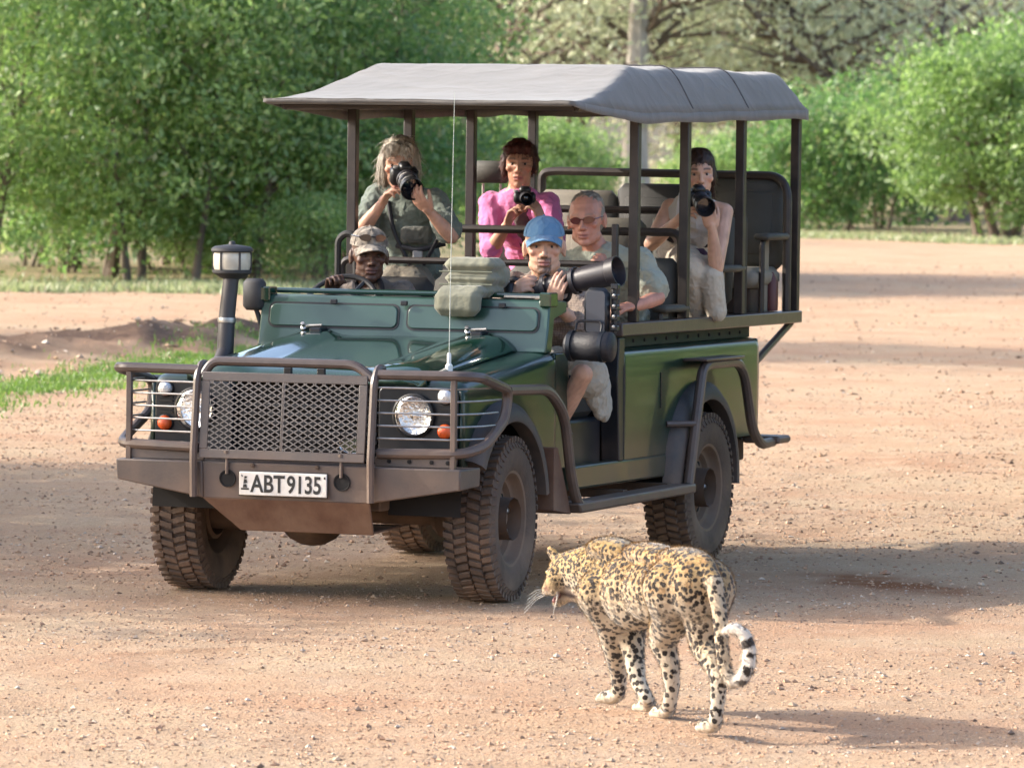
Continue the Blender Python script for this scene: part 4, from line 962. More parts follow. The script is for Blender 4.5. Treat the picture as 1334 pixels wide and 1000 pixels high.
# seats, rails, armrests ------------------------------------------
def seat(x, y, z, w_, mback, mcush, backh, head=False, arms=True, tilt=.12):
    """stadium seat: cushion, back, base, with its frame"""
    b = obj('seat', MB().box((x - w_ / 2, y - .46, z - .11), (x + w_ / 2, y - .02, z), bev=.035), mcush, V, sm=60)
    bk = MB().box((-w_ / 2, -.05, 0), (w_ / 2, .05, backh), bev=.04); bk.xform(Matrix.Translation((x, y, z - .02)) @ Matrix.Rotation(-tilt, 4, 'X')); obj('backrest', bk, mback, b, sm=60)
    pp = MB().box((-w_ / 2 + .06, -.058, .08), (w_ / 2 - .06, -.045, backh - .08), bev=.006); pp.xform(Matrix.Translation((x, y, z - .02)) @ Matrix.Rotation(-tilt, 4, 'X')); obj('back_pad', pp, mback, b, sm=60)
    obj('seat_base', MB().box((x - w_ / 2 + .05, y - .40, .92 if y < 4 else 1.252), (x + w_ / 2 - .05, y - .05, z - .11)), 'chassis', b, bevel=.01)
    if head:
        hz = z + backh + .06; hd = MB().box((x - .13, y + .05, hz - .055), (x + .13, y + .13, hz + .065), bev=.035); obj('headrest', hd, 'seat_vinyl', b, sm=60)
        obj('headrest_stalk', MB().tube([(x - .05, y + .09, z + backh - .06), (x - .05, y + .09, hz)], .008, 6).tube([(x + .05, y + .09, z + backh - .06), (x + .05, y + .09, hz)], .008, 6), 'steel', b)
    return b
seat(.47, 2.62, 1.13, .50, 'seat_vinyl', 'seat_vinyl', .46); seat(-.47, 2.62, 1.13, .50, 'seat_vinyl', 'seat_vinyl', .40); seat(.0, 2.62, 1.13, .40, 'seat_vinyl', 'seat_vinyl', .42)
seat(.47, 3.55, 1.32, .46, 'seat_vinyl', 'seat_pale', .50); seat(-.03, 3.55, 1.32, .46, 'seat_pale', 'seat_vinyl', .46); seat(-.50, 3.55, 1.32, .46, 'seat_vinyl', 'seat_vinyl', .44)
seat(.50, 4.32, 1.50, .46, 'seat_vinyl', 'seat_pale', .50); seat(.0, 4.32, 1.50, .48, 'seat_dark', 'seat_vinyl', .46); seat(-.47, 4.32, 1.50, .46, 'seat_pale', 'seat_vinyl', .42, head=False)
sh_ = at(641, 224, y=3.64); hd = obj('spare_headrest', MB().box((sh_.x - .11, 3.60, sh_.z - .06), (sh_.x + .11, 3.68, sh_.z + .06), bev=.03), 'seat_vinyl', V, sm=60)
obj('headrest_stalk', MB().tube([(sh_.x - .05, 3.64, 1.72), (sh_.x - .05, 3.64, 1.93)], .008, 6).tube([(sh_.x + .05, 3.64, 1.72), (sh_.x + .05, 3.64, 1.93)], .008, 6), 'steel', hd)
for s in (-1, 1):
    obj('front_backrest', MB().box((s * .43 - .23, 1.54, 1.03), (s * .43 + .23, 1.63, 1.47), bev=.04), 'seat_dark', V, sm=60)
# crossbars
hl_ = at(451, 325, y=1.55); obj('headrest_loop', MB().tube([hl_ + Vector((-.045, 0, -.14)), hl_ + Vector((-.045, 0, .05)), hl_ + Vector((.0, 0, .085)), hl_ + Vector((.05, 0, .07)), hl_ + Vector((.055, 0, -.14))], .018, 8, .05), 'seat_dark', V)
obj('grab_rail', MB().tube([(-.763, 1.74, 1.26), (-.763, 1.74, 1.55), (.72, 1.74, 1.548), (.72, 1.74, 1.26)], .017, 8, .05), 'cage_paint', V)
obj('grab_rail', MB().tube([(-.74, 2.66, 1.26), (-.74, 2.66, 1.70), (.73, 2.66, 1.70), (.73, 2.66, 1.26)], .021, 8, .06), 'cage_paint', V)
obj('grab_rail', MB().tube([(-.74, 3.66, 1.26), (-.74, 3.66, 1.80), (.73, 3.66, 1.80), (.73, 3.66, 1.26)], .020, 8, .06), 'cage_paint', V)
obj('rear_hoop', MB().tube([(-.70, 4.40, 1.26), (-.70, 4.40, 1.99), (-.62, 4.40, 2.0), (.68, 4.36, 1.99), (.765, 4.28, 1.92), (.765, 4.28, 1.26)], .024, 10, .14), 'cage_paint', V)
for y, z in ((2.30, 1.315), (3.18, 1.505), (3.90, 1.665)):
    a = MB().box((.70, y, z - .018), (.79, y + .36, z + .018), bev=.012); ar = obj('armrest', a, 'seat_vinyl', V, sm=60)
    obj('armrest_frame', MB().tube([(.745, y + .02, 1.262), (.745, y + .02, z - .03), (.745, y + .10, z - .012)], .016, 8, .03), 'cage_paint', ar)
    obj('armrest_support', MB().box((.69, y + .16, 1.262), (.71, y + .24, z - .02)), 'seat_pale', ar)
obj('fire_bottle', MB().lathe([(0, 0), (.035, .004), (.037, .02), (.037, .16), (.02, .19), (.012, .21), (0, .212)], (.72, 4.16, 1.262), (0, 0, 1), 14), mat('maroon', (.10, .03, .028), .5), V)
# ---------------------------------------------------------------- cushion and pouch resting on the vehicle
def cloth_disp(amp, f, seed):
    def d(v, n):
        a = wavn(v * np.array([1, 1, 1.5]), f * .7, seed); c = wavn(v + .02 * a[:, None], f * 1.6, seed + 1)
        q = np.clip((.35 - np.abs(a)) * .9 + (.35 - np.abs(c)) * .55, -.8, 1)
        return v + n * (q * amp)[:, None]
    return d
def beanbag():
    c1 = at(620, 348, y=.86); mb = MB()
    root = thing('bean_bag', (c1.x, .80, 1.40), 'khaki canvas bean bag folded over the dashboard top', 'bean bag')
    p = MB()
    for k, (cx, cz, hx, hz) in enumerate(((c1.x + .01, c1.z + .012, .134, .036), (c1.x + .012, c1.z - .054, .132, .030), (c1.x + .006, c1.z - .112, .130, .034))):
        p.box((cx - hx, .72, cz - hz), (cx + hx, .93, cz + hz), bev=.03)
    p.box((c1.x + .06, .84, c1.z - .10), (c1.x + .150, .97, c1.z + .015), bev=.03)
    fz = c1.z - .175
    p.box((c1.x - .128, .60, fz - .060), (c1.x + .112, .70, fz + .075), bev=.035); p.box((c1.x - .12, .63, fz + .03), (c1.x + .12, .80, fz + .09), bev=.03)
    remesh('bag_body', p, 'bag_canvas', root, .007, 12, cloth_disp(.004, 16, 5))
    for k, z in enumerate((c1.z - .020, c1.z - .081)): obj('piping', MB().tube([(c1.x - .135, .722, z), (c1.x + .14, .722, z)], .004, 6), mat('piping', (.16, .17, .12), .9), root)
beanbag()
mat('pouch', (.010, .010, .014), .6, bump=.2, bscale=60)
def pouch():
    a = at(737, 450, y=.74); b = at(798, 452, y=.74); d = (b - a); root = thing('lens_pouch', (a.x, .74, a.z - .07), 'black cylindrical padded lens pouch under the door mirror', 'pouch')
    m_ = MB().lathe([(0, -.004), (.045, .0), (.062, .012), (.068, .03), (.068, d.length * .5), (.072, d.length * .52), (.072, d.length * .96), (.064, d.length), (0, d.length + .004)], a, d, 24)
    obj('pouch_body', m_, 'pouch', root, sm=50)
    for t in (.14, .8): obj('strap', MB().lathe([(.070, -.012), (.076, -.010), (.076, .010), (.070, .012)], a + d * t, d, 24), 'panel_black', root)
    obj('loop', MB().tube([a + d * .2 + Vector((0, 0, .07)), a + d * .2 + Vector((0, .02, .12)), a + d * .75 + Vector((0, .02, .12)), a + d * .75 + Vector((0, 0, .07))], .006, 6, .03), 'pouch', root)
pouch()

# ---------------------------------------------------------------- cameras held by the passengers
mat('cam_black', (.012, .012, .014), .42, bump=.15, bscale=150); mat('cam_grey', (.30, .29, .28), .45); mat('lens_grey', (.026, .023, .028), .4, var=.3, vscale=20, c2=(.05, .045, .05))
mat('front_glass', (.01, .012, .02), .06, coat=1.)
def camera_thing(label, c, d, up, body, prof, silver=False, hoodm='cam_black'):
    """c: lens mount; d: viewing direction; prof: barrel (radius, along)"""
    d = Vector(d).normalized(); r = d.cross(Vector(up)).normalized(); u = r.cross(d); c = Vector(c)
    root = thing('photo_camera', c, label, 'camera', 'cameras held up by the passengers')
    m4 = Matrix((( r.x, d.x, u.x, c.x), (r.y, d.y, u.y, c.y), (r.z, d.z, u.z, c.z), (0, 0, 0, 1)))
    w_, h_, t_ = body
    b = MB().box((-w_ / 2, -t_, -h_ / 2), (w_ / 2, -.002, h_ / 2 - .012), bev=.012); b.box((-w_ / 2 + .004, -.02, -h_ / 2 + .005), (-w_ / 2 + .036, .018, h_ / 2 - .016), bev=.012)
    b.box((-.03, -t_ * .9, h_ / 2 - .02), (.03, .008, h_ / 2 + .018), bev=.012); b.xform(m4); obj('body', b, 'cam_black', root, sm=50)
    dl = MB().lathe([(.014, 0), (.014, .012), (0, .013)], (.045, -t_ * .5, h_ / 2 - .014), (0, 0, 1), 12).xform(m4); obj('dial', dl, 'cam_grey', root)
    L_ = MB().lathe(prof, (0, 0, 0), (0, 1, 0), 28).xform(m4); obj('lens', L_, 'cam_grey' if silver else 'cam_black' if hoodm == 'cam_black' else hoodm, root, sm=35)
    re, le = prof[-1]; hd = MB().lathe([(re * .98, le - .002), (re * 1.12, le + .004), (re * 1.18, le + .05), (re * 1.10, le + .05), (re * .95, le + .002)], (0, 0, 0), (0, 1, 0), 28).xform(m4); obj('lens_hood', hd, hoodm, root)
    fg = MB().lathe([(re * .96, 0), (re * .5, .006), (0, .008)], (0, le + .003, 0), (0, 1, 0), 24).xform(m4); obj('front_glass', fg, 'front_glass', root)
    for t in (.3, .62): obj('ring', MB().lathe([(re * 1.0, -.012), (re * 1.05, -.01), (re * 1.05, .01), (re * 1.0, .012)], (0, le * t, 0), (0, 1, 0), 28).xform(m4), 'lens_grey', root)
    return root

# ---------------------------------------------------------------- people
TOCAM = Vector((.385, -.92, 0))
def head_shapes(mb, T, jaw=1., fat=1.):
    def e(c, r, rot=None):
        m3 = T.to_3x3(); s_ = m3.col[0].length
        mb.ell(T @ Vector(c), r, m3 if rot is None else m3 @ rot)
    e((0, .018, .038), (.074 * fat, .094, .082)); e((0, -.012, .012), (.069 * fat, .085, .075)); e((0, -.022, -.04), (.058 * fat, .068, .066)); e((0, -.018, -.068), (.050 * fat * jaw, .060, .040))
    e((0, -.066, -.092), (.024 * jaw, .022, .020)); e((0, -.052, -.078), (.038 * jaw, .030, .03))
    def ch(js): mb.chain([(T @ Vector(p), r) for p, r in js], 8)
    ch([((0, -.084, .026), .010), ((0, -.103, -.012), .0115), ((0, -.108, -.022), .0135)]); ch([((-.013, -.094, -.028), .009), ((.013, -.094, -.028), .009)])
    ch([((-.046, -.066, .031), .013), ((-.018, -.079, .030), .0125), ((.018, -.079, .030), .0125), ((.046, -.066, .031), .013)])
    for s in (-1, 1):
        e((s * .044, -.056, -.014), (.021, .022, .018)); e((s * .076 * fat, .012, -.002), (.011, .021, .033)); ch([((s * .072 * fat, .0, -.02), .010), ((s * .078 * fat, .004, -.032), .008)])
    ch([((-.020, -.083, -.054), .0075), ((0, -.091, -.052), .0085), ((.020, -.083, -.054), .0075)]); ch([((-.018, -.081, -.065), .0085), ((0, -.088, -.066), .010), ((.018, -.081, -.065), .0085)])
def head_disp(Ti, base):
    def d(v, n):
        q = v @ np.array(Ti.to_3x3()).T + np.array(Ti.translation)
        k = 0
        for s in (-1, 1):
            r = ((q[:, 0] - s * .031) / .019) ** 2 + ((q[:, 2] - .009) / .012) ** 2
            k = k + np.exp(-r) * (q[:, 1] < -.03)
        lip = np.exp(-((q[:, 2] + .0595) / .003) ** 2) * (np.abs(q[:, 0]) < .024) * (q[:, 1] < -.05)
        return v - n * (k * .011 + lip * .004)[:, None]
    return d
def head_color(Ti, skin, lips, brow, beard=None, browamt=.85):
    def c(v):
        q = v @ np.array(Ti.to_3x3()).T + np.array(Ti.translation); o = np.tile(np.array(skin), (len(v), 1)); f = (q[:, 1] < -.02)
        o = o * (1 + .10 * wavn(v, 30, 2) + .06 * wavn(v, 90, 3))[:, None]
        def put(w_, cc): nonlocal o; w_ = (np.clip(w_, 0, 1) * f)[:, None]; o = o * (1 - w_) + np.array(cc) * w_
        put(.5 * np.exp(-((np.abs(q[:, 0]) - .042) / .02) ** 2 - ((q[:, 2] + .02) / .02) ** 2) * (q[:, 1] < -.05), np.array(skin) * np.array([1.12, .82, .78]))
        if beard is not None:
            bc, ba, kind = beard
            w_ = sst(-q[:, 2], .036, .05) * sst(q[:, 2], -.125, -.11) * (np.abs(q[:, 0]) < (.029 if kind == 'goatee' else .075)) * (q[:, 2] > -.13)
            put(w_ * ba * (.8 + .3 * wavn(v, 200, 7)), bc)
            put(np.exp(-((q[:, 2] + .041) / .006) ** 2) * (np.abs(q[:, 0]) < .030) * min(1, ba * 1.5), bc)
        put(1.3 * np.exp(-((q[:, 2] + .0595) / .0095) ** 2 - (q[:, 0] / .021) ** 4) * (q[:, 1] < -.05), lips)
        put(np.exp(-((q[:, 2] + .0595) / .0025) ** 2 - (q[:, 0] / .022) ** 4) * (q[:, 1] < -.05), np.array(lips) * .35)
        ab = np.abs(q[:, 0]); put(browamt * np.exp(-((q[:, 2] - .031 - .004 * np.cos((ab - .03) * 60)) / .0055) ** 2) * sst(ab, .011, .017) * sst(-ab, -.054, -.047) * (q[:, 1] < -.04), brow)
        put(.75 * np.exp(-((ab - .031) / .017) ** 4 - ((q[:, 2] - .0155) / .0035) ** 2) * (q[:, 1] < -.04), np.array(brow) * .6)      # lash line
        nost = np.exp(-((ab - .008) / .004) ** 2 - ((q[:, 2] + .036) / .003) ** 2) * (q[:, 1] < -.08); put(nost, np.array(skin) * .2)
        return o
    return c
def hand_shapes(mb, wrist, fwd, palm, thumb, curl=(.5, .55, .6, .65), tcurl=.4, k=1., spread=.03):
    """palm, four unequal fingers bending towards the palm side, thumb from the side of the palm"""
    f = Vector(fwd).normalized(); p = Vector(palm); p = (p - f * p.dot(f)).normalized(); t = f.cross(p); t = t if t.dot(Vector(thumb)) > 0 else -t
    w_ = Vector(wrist)
    mb.ell(w_ + f * .050 * k, (.041 * k, .052 * k, .016 * k), Matrix((t, f, p)).transposed()); mb.chain([(w_, .024 * k), (w_ + f * .03 * k, .025 * k)])
    for i, (off, ln) in enumerate(((.031, .074), (.0105, .083), (-.0105, .077), (-.031, .060))):
        b = w_ + f * (.090 - .004 * abs(i - 1.3)) * k + t * off * k; d = (f + t * spread * (1.2 - .8 * i)).normalized(); ax = d.cross(p).normalized(); js = [(b - d * .02 * k, .0098 * k), (b, .0098 * k)]
        c_ = curl[i]
        for j, (sl, rr) in enumerate(((.46, .0092), (.30, .0085), (.24, .0075))):
            d = Quaternion(ax, c_ * (1. if j else .8)) @ d; b = b + d * sl * ln * k * 1.05; js.append((b, rr * k))
        mb.chain(js, 8)
    b = w_ + f * .022 * k + t * .026 * k; d = (f * .85 + t * .42 + p * .25).normalized(); js = [(b, .0135 * k)]; ax = d.cross(p - t * .5).normalized()
    for sl, rr in ((.038, .0125), (.032, .0105), (.026, .0085)):
        b = b + d * sl * k; js.append((b, rr * k)); d = Quaternion(ax, tcurl) @ d
    mb.chain(js, 8)
def head_T(H, yaw, pitch=0, roll=0, s=1.):
    return Matrix.Translation(H) @ Matrix.Rotation(yaw, 4, 'Z') @ Matrix.Rotation(pitch, 4, 'X') @ Matrix.Rotation(roll, 4, 'Y') @ Matrix.Scale(s, 4)
mat('eye_white', (.36, .31, .28), .25, coat=.5); mat('iris', (.025, .016, .012), .2, coat=.8)
def torso_frame(SL, SR, HC):
    up = ((SL + SR) / 2 - HC).normalized(); lat = (SR - SL); lat = (lat - up * lat.dot(up)).normalized(); fr = lat.cross(up).normalized(); return Matrix((lat, -fr, up)).transposed(), up, lat, fr
def torso_shapes(mb, SL, SR, HC, k=1., belly=1., chest=1., bare=False):
    m3, up, lat, fr = torso_frame(SL, SR, HC); mid = (SL + SR) / 2; hw = (SR - SL).length / 2; ln = (mid - HC).length
    for t, rx, ry in ((.02, hw * .80, .085), (.16, hw * .97, .112 * chest), (.36, hw * .98, .122 * chest), (.56, hw * .92, .118 * belly), (.76, hw * .92, .120 * belly), (.95, hw * .98, .120)):
        c = mid.lerp(HC, t) ; mb.ell(c, (rx * k, ry * k, ln * .22 + .02), m3)
    q = .28 if bare else 0
    mb.chain([(SL.lerp(mid, q), .052 * k * (1 - q * .3)), (mid + up * .01, .062 * k), (SR.lerp(mid, q), .052 * k * (1 - q * .3))])
def person(label, H, rot, SL, SR, HC, arms, skin, lips, brow, shirt, legs=None, trousers=None, beard=None, s=1., jaw=1., fat=1., belly=1., eyes=True, sleeve=.75, neckdir=None, cuff=.012, browamt=.85, base=None, eye_z=0, shirt_amp=.011):
    root = thing('person', base or (HC.x, HC.y, HC.z - .12), label, 'person')
    T = head_T(H, *rot, s=s); Ti = T.inverted(); b = MB(); head_shapes(b, T, jaw, fat)
    mid = (SL + SR) / 2; nb = T @ Vector((0, .032, -.075)); m3, up, lat, fr = torso_frame(SL, SR, HC)
    b.chain([(T @ Vector((0, .03, -.03)), .052 * s), (nb, .054 * s), (mid + up * .03, .062)])
    torso_shapes(b, SL, SR, HC, .90, belly * .9)
    bare = max(a[3] if a[3] is not None else 1 for a in arms) < .3; sh = MB(); torso_shapes(sh, SL, SR, HC, 1.08, belly * 1.05, bare=bare)
    for S, (E_, W_, hand, slv) in zip((SL, SR), arms):
        b.chain([(S, .046), (S.lerp(E_, .5), .044), (E_, .038), (E_.lerp(W_, .35), .039), (W_, .025)])
        hand_shapes(b, W_, *hand[0], **hand[1])
        q = slv if slv is not None else sleeve
        if bare: pass
        elif q <= 1: sh.chain([(S, .071), (S.lerp(E_, q * .6), .068), (S.lerp(E_, q), .064 + cuff)])
        else: sh.chain([(S, .071), (E_, .060), (E_.lerp(W_, q - 1), .044 + cuff * .5)])
    if legs:
        for K, A in legs: b.chain([(HC + (K - HC).normalized() * .05, .07), (HC.lerp(K, .5), .068), (K, .050), (K.lerp(A, .35), .048), (A, .034)])
        for K, A in legs: b.chain([(A, .034), (A + Vector((0, -.10, -.04)), .03)])
    remesh('body', b, mat('skin_' + label[:24], skin, .52, attr='col', sss=.15, bump=.12, bscale=160), root, .0046, 3, head_disp(Ti, None), head_color(Ti, skin, lips, brow, beard, browamt))
    sb = remesh('shirt', sh, shirt, root, .009, 4, cloth_disp(shirt_amp, 24, hash(label) % 90 if False else len(label)))
    if eyes:
        for x in (-.031, .031):
            ey = MB().ell(T @ Vector((x, -.0635, .008)), (.0112 * s,) * 3, T.to_3x3().normalized(), 12, 8); e_ = obj('eye', ey, 'eye_white', root, sm=180)
            g = T.to_3x3() @ Vector((0, -1, 0)); ir = MB().lathe([(.0062 * s, .0108 * s), (.0058 * s, .0132 * s), (0, .0138 * s)], T @ Vector((x, -.0645, .008)), g, 12); obj('iris', ir, 'iris', e_, sm=180)
    return root, T, sb
def cap(root, T, m, brimlen=.085, name='cap', side=0.):
    c = MB(); rings = []
    for i in range(9):
        t = i / 8 * math.pi / 2; rr = math.cos(t); z = .052 + .080 * math.sin(t)
        rings.append([T @ Vector((.0855 * max(rr, .02) ** .85 * math.cos(a), .014 + .108 * max(rr, .02) ** .85 * math.sin(a), z + .006 * math.sin(a) * rr)) for a in [2 * math.pi * k / 28 for k in range(28)]])
    c.loft(rings); o = obj(name, c, m, root, sm=60); so = o.modifiers.new('s', 'SOLIDIFY'); so.thickness = .003
    b = MB(); nu, nv = 14, 7; g = []
    for j in range(nv + 1):
        for i in range(nu + 1):
            u = i / nu * 2 - 1; t = j / nv; a = u * 1.05; x = .0845 * math.sin(a) * (1 - .06 * t); y0 = .014 - .106 * math.cos(a)
            y = y0 - brimlen * t * math.cos(u * 1.25) ** .8; g.append(T @ Vector((x, y, .056 - .020 * t - .026 * u * u * (1 + .3 * t))))
    b.add(g, [(j * (nu + 1) + i, j * (nu + 1) + i + 1, (j + 1) * (nu + 1) + i + 1, (j + 1) * (nu + 1) + i) for j in range(nv) for i in range(nu)])
    br = obj('brim', b, m, o, sm=60); so = br.modifiers.new('s', 'SOLIDIFY'); so.thickness = .004
    obj('button', MB().ell(T @ Vector((0, .014, .133)), (.007,) * 3), m, o)
    for k in range(6):
        a = math.pi / 3 * k + .5; pts = [T @ Vector((.0862 * math.cos(t) ** .85 * math.cos(a), .014 + .1088 * math.cos(t) ** .85 * math.sin(a), .0525 + .0806 * math.sin(t))) for t in [i / 8 * 1.5 for i in range(9)]]
        obj('panel_seam', MB().tube(pts, .0016, 4), m, o)
    return o
def hair(root, T, m, shapes, amp=.005, f=60, seed=1, vox=.006, strands=260, ln=.05):
    mb = MB(); m3 = T.to_3x3()
    for c, r in shapes: mb.ell(T @ Vector(c), r, m3)
    h = remesh('hair', mb, m, root, vox, 2, lambda v, n: v + n * (wavn(v * np.array([1, 1, .35]), f, seed) * amp + wavn(v * np.array([1, 1, .3]), f * 2.4, seed + 3) * amp * .5)[:, None])
    # loose strands lying along the surface
    me = h.data; rs = np.random.RandomState(seed); nv = len(me.vertices); st = MB(); off = ORG[root]
    for i in rs.choice(nv, min(strands, nv), replace=False):
        v = me.vertices[int(i)]; p = Vector(v.co) + off; n_ = Vector(v.normal); d = Vector((0, 0, -1)) + Vector(rs.normal(size=3) * .35); d = (d - n_ * d.dot(n_))
        if d.length < .1: continue
        d.normalize(); q = n_.cross(d) * .0011; l = ln * rs.uniform(.4, 1.2); e = p + n_ * .004 + d * l * .5 + n_ * l * .07; e2 = p + d * l + n_ * l * .02
        st.add([p - q, p + q, e + q, e - q, e2], [(0, 1, 2, 3), (3, 2, 4)])
    obj('strands', st, m, h, sm=180)
    return h
def hairmat(n, c, c2): return mat(n, c, .5, c2=c2, vscale=40, bump=.7, bscale=55, stretch=(1, 1, .2), spec=.4)
def fabric(n, c, c2=None, amp=.35, **k): return mat(n, c, .9, var=amp, vscale=k.pop('vscale', 9), c2=c2, bump=.35, bscale=k.pop('bscale', 70), sheen=.15, fold=k.pop('fold', .55), fscale=k.pop('fscale', 11), **k)
def checks(m, c, scale):
    """woven check over a fabric material"""
    nt = m.node_tree; N = nt.nodes; b = N['Principled BSDF']; tc = N.new('ShaderNodeTexCoord'); src = b.inputs['Base Color'].links[0].from_socket
    cur = src
    for ax in ('X', 'Z'):
        wv = N.new('ShaderNodeTexWave'); wv.bands_direction = ax; wv.inputs['Scale'].default_value = scale; wv.inputs['Distortion'].default_value = .6; nt.links.new(tc.outputs['Object'], wv.inputs[0])
        r = N.new('ShaderNodeMapRange'); r.inputs[1].default_value = .72; r.inputs[2].default_value = .95; r.inputs[4].default_value = .55; nt.links.new(wv.outputs[1], r.inputs[0])
        mx = N.new('ShaderNodeMix'); mx.data_type = 'RGBA'; nt.links.new(r.outputs[0], mx.inputs[0]); nt.links.new(cur, mx.inputs[6]); mx.inputs[7].default_value = (*c, 1); cur = mx.outputs[2]
    nt.links.new(cur, b.inputs['Base Color'])
def P(px, py, y): return at(px, py, y=y)
WHITE = (.55, .31, .215); LIPW = (.42, .16, .13)

# driver --------------------------------------------------------
fabric('driver_shirt', (.19, .155, .125), (.12, .095, .08)); fabric('camo', (.36, .31, .25), (.13, .11, .09), 1., vscale=34); fabric('vest_dark', (.022, .018, .02))
H = P(481, 334, 1.33); SL, SR = P(440, 385, 1.42), P(526, 383, 1.42); HC = Vector((-.45, 1.44, .98)); K = .165
hw = P(440, 362, 1.02)
dr, T, sb = person('driver in a camouflage cap with one dark hand on the steering wheel', H, (.55, .05, .02), SL, SR, HC,
    ((P(428, 412, 1.22), P(431, 380, 1.06), ((P(437, 345, .98) - P(431, 380, 1.06), (.25, -.2, -.2), (.9, -.2, .2)), dict(curl=(.95, 1.0, 1.05, 1.1), tcurl=.5, k=1.0)), 1.75),
     (P(548, 420, 1.30), P(515, 415, 1.08), (((-.5, -.5, .1), (0, -.2, -1), (-1, 0, 0)), dict(curl=(.9, .9, .9, .9))), 1.6)),
    (.085, .038, .023), (.13, .05, .04), (.006, .005, .005), 'driver_shirt', legs=((Vector((-.55, .95, 1.0)), Vector((-.55, .88, .60))), (Vector((-.36, .95, 1.0)), Vector((-.36, .88, .60)))), base=(HC.x, HC.y, .80), s=1.12, fat=1.06, jaw=1.2)
co = cap(dr, T, 'camo', .075)
mat('shades', (.010, .010, .012), .15, coat=1.)
def glasses(root, T, z, y, name, dz=0, wrap=.018, tilt=0, w_=.031, hh=.016):
    g = MB()
    for s in (-1, 1):
        ring = [(s * w_ + .026 * math.cos(a) * (1), y + wrap * ((s * w_ + .026 * math.cos(a)) / .06) ** 2 * 1.2, z + hh * math.sin(a) * (1 - .15 * math.cos(a) * s)) for a in [2 * math.pi * k / 16 for k in range(16)]]
        g.loft([[T @ Vector(q) for q in ring], [T @ Vector((q[0], q[1] - .004, q[2])) for q in ring]])
        g.tube([T @ Vector((s * (w_ + .025), y + wrap * 1.1, z + .004)), T @ Vector((s * .083, .0, z + .006)), T @ Vector((s * .082, .03, z - .004))], .0028, 6)
    g.tube([T @ Vector((-.01, y - .003, z + .005)), T @ Vector((.01, y - .003, z + .005))], .003, 6)
    return obj(name, g, 'shades', root)
glasses(dr, T, .088, -.096, 'cap_sunglasses', w_=.034)
vm = MB(); m3, up, lat, fr = torso_frame(SL, SR, HC)
for s_, S in ((1, SL), (-1, SR)): vm.tube([T @ Vector((0, .05, -.10)) + lat * -.06 * s_, (SL + SR) / 2 - lat * .075 * s_ + Vector((.03, -.10, .035)), (SL + SR) / 2 - lat * .02 * s_ + Vector((.05, -.155, -.12))], .016, 8, .03)
obj('collar', vm, 'vest_dark', dr)
obj('collar', MB().tube([T @ Vector((-.06, .03, -.108)), T @ Vector((0, .09, -.095)), T @ Vector((.06, .03, -.108))], .015, 8, .03), 'vest_dark', dr)

# grey haired passenger with the big lens -------------------------
fabric('green_tee', (.15, .18, .15), (.12, .145, .12)); fabric('khaki_trousers', (.22, .19, .14)); hairmat('hair_grey', (.50, .45, .37), (.22, .19, .16))
H = P(520, 215, 2.12); SL, SR = P(492, 256, 2.16), P(566, 262, 2.12); HC = P(536, 352, 2.26)
c0 = P(528, 231, 1.90); fl = P(541, 254, 1.70)
gh, T, sb = person('grey haired passenger in a grey green t-shirt aiming a large lens at the viewer', H, (.36, .16, .06), SL, SR, HC,
    ((P(470, 301, 2.0), P(497, 266, 1.93), ((P(513, 236, 1.88) - P(497, 266, 1.93), (.75, -.1, .1), (.2, .8, .5)), dict(curl=(.55, .6, .7, .8), tcurl=.3)), .78),
     (P(588, 308, 1.98), P(560, 276, 1.86), ((P(543, 258, 1.78) - P(560, 276, 1.86), (-.2, .3, .9), (.4, -.8, .3)), dict(curl=(.5, .5, .55, .6), tcurl=.3)), .80)),
    WHITE, LIPW, (.25, .2, .16), 'green_tee', legs=((Vector((-.66, 1.98, 1.32)), Vector((-.66, 1.95, .95))), (Vector((-.46, 1.98, 1.32)), Vector((-.46, 1.95, .95)))), base=(HC.x, HC.y, 1.13), s=1.10, eyes=True, belly=1.05)
hair(gh, T, 'hair_grey', [((0, .02, .052), (.083, .102, .083)), ((-.066, .01, -.01), (.030, .055, .075)), ((.070, .012, -.005), (.026, .052, .07)), ((-.072, .02, -.055), (.026, .045, .05)), ((.072, .03, -.045), (.022, .04, .045)), ((0, .08, -.03), (.07, .045, .09)), ((-.035, -.055, .085), (.045, .04, .03)), ((.035, -.05, .088), (.04, .04, .028))], .006, 70, 3, strands=1500, ln=.085)
tr_ = MB(); 
for x in (-.66, -.46): tr_.chain([(HC + Vector((0, 0, -.02)), .13), (Vector((x, 1.99, 1.33)), .085), (Vector((x, 1.95, .97)), .07)])
remesh('trousers', tr_, 'khaki_trousers', gh, .012, 3)
m3, up, lat, fr = torso_frame(SL, SR, HC); mid = (SL + SR) / 2; front = Vector((TOCAM.x, TOCAM.y, 0))
mat('webbing', (.018, .018, .022), .6); fabric('vest_grey', (.10, .10, .082), (.13, .13, .105))
wb_ = MB().box((-.085, -.03, -.045), (.085, .03, .045), bev=.022).xform(Matrix.Translation(P(543, 306, 2.06)) @ Matrix.Rotation(.38, 4, 'Z')); pk = remesh('chest_pack', wb_, 'vest_grey', gh, .008, 3, cloth_disp(.005, 30, 4))
obj('waist_belt', MB().tube([P(517, 320, 2.05), P(545, 326, 2.02), P(580, 317, 2.08)], .014, 8, .03), 'webbing', gh)
obj('buckle', MB().box((-.026, -.012, -.03), (.026, .012, .03), bev=.006).xform(Matrix.Translation(P(544, 334, 2.02)) @ Matrix.Rotation(.38, 4, 'Z')), 'cam_grey', gh)
for a_, b_, c_ in (((506, 262), (512, 300), (534, 345)), ((566, 268), (574, 305), (552, 345))): obj('strap', MB().tube([P(*a_, 2.05), P(*b_, 2.03), P(*c_, 2.05)], .011, 6, .05), 'webbing', gh)
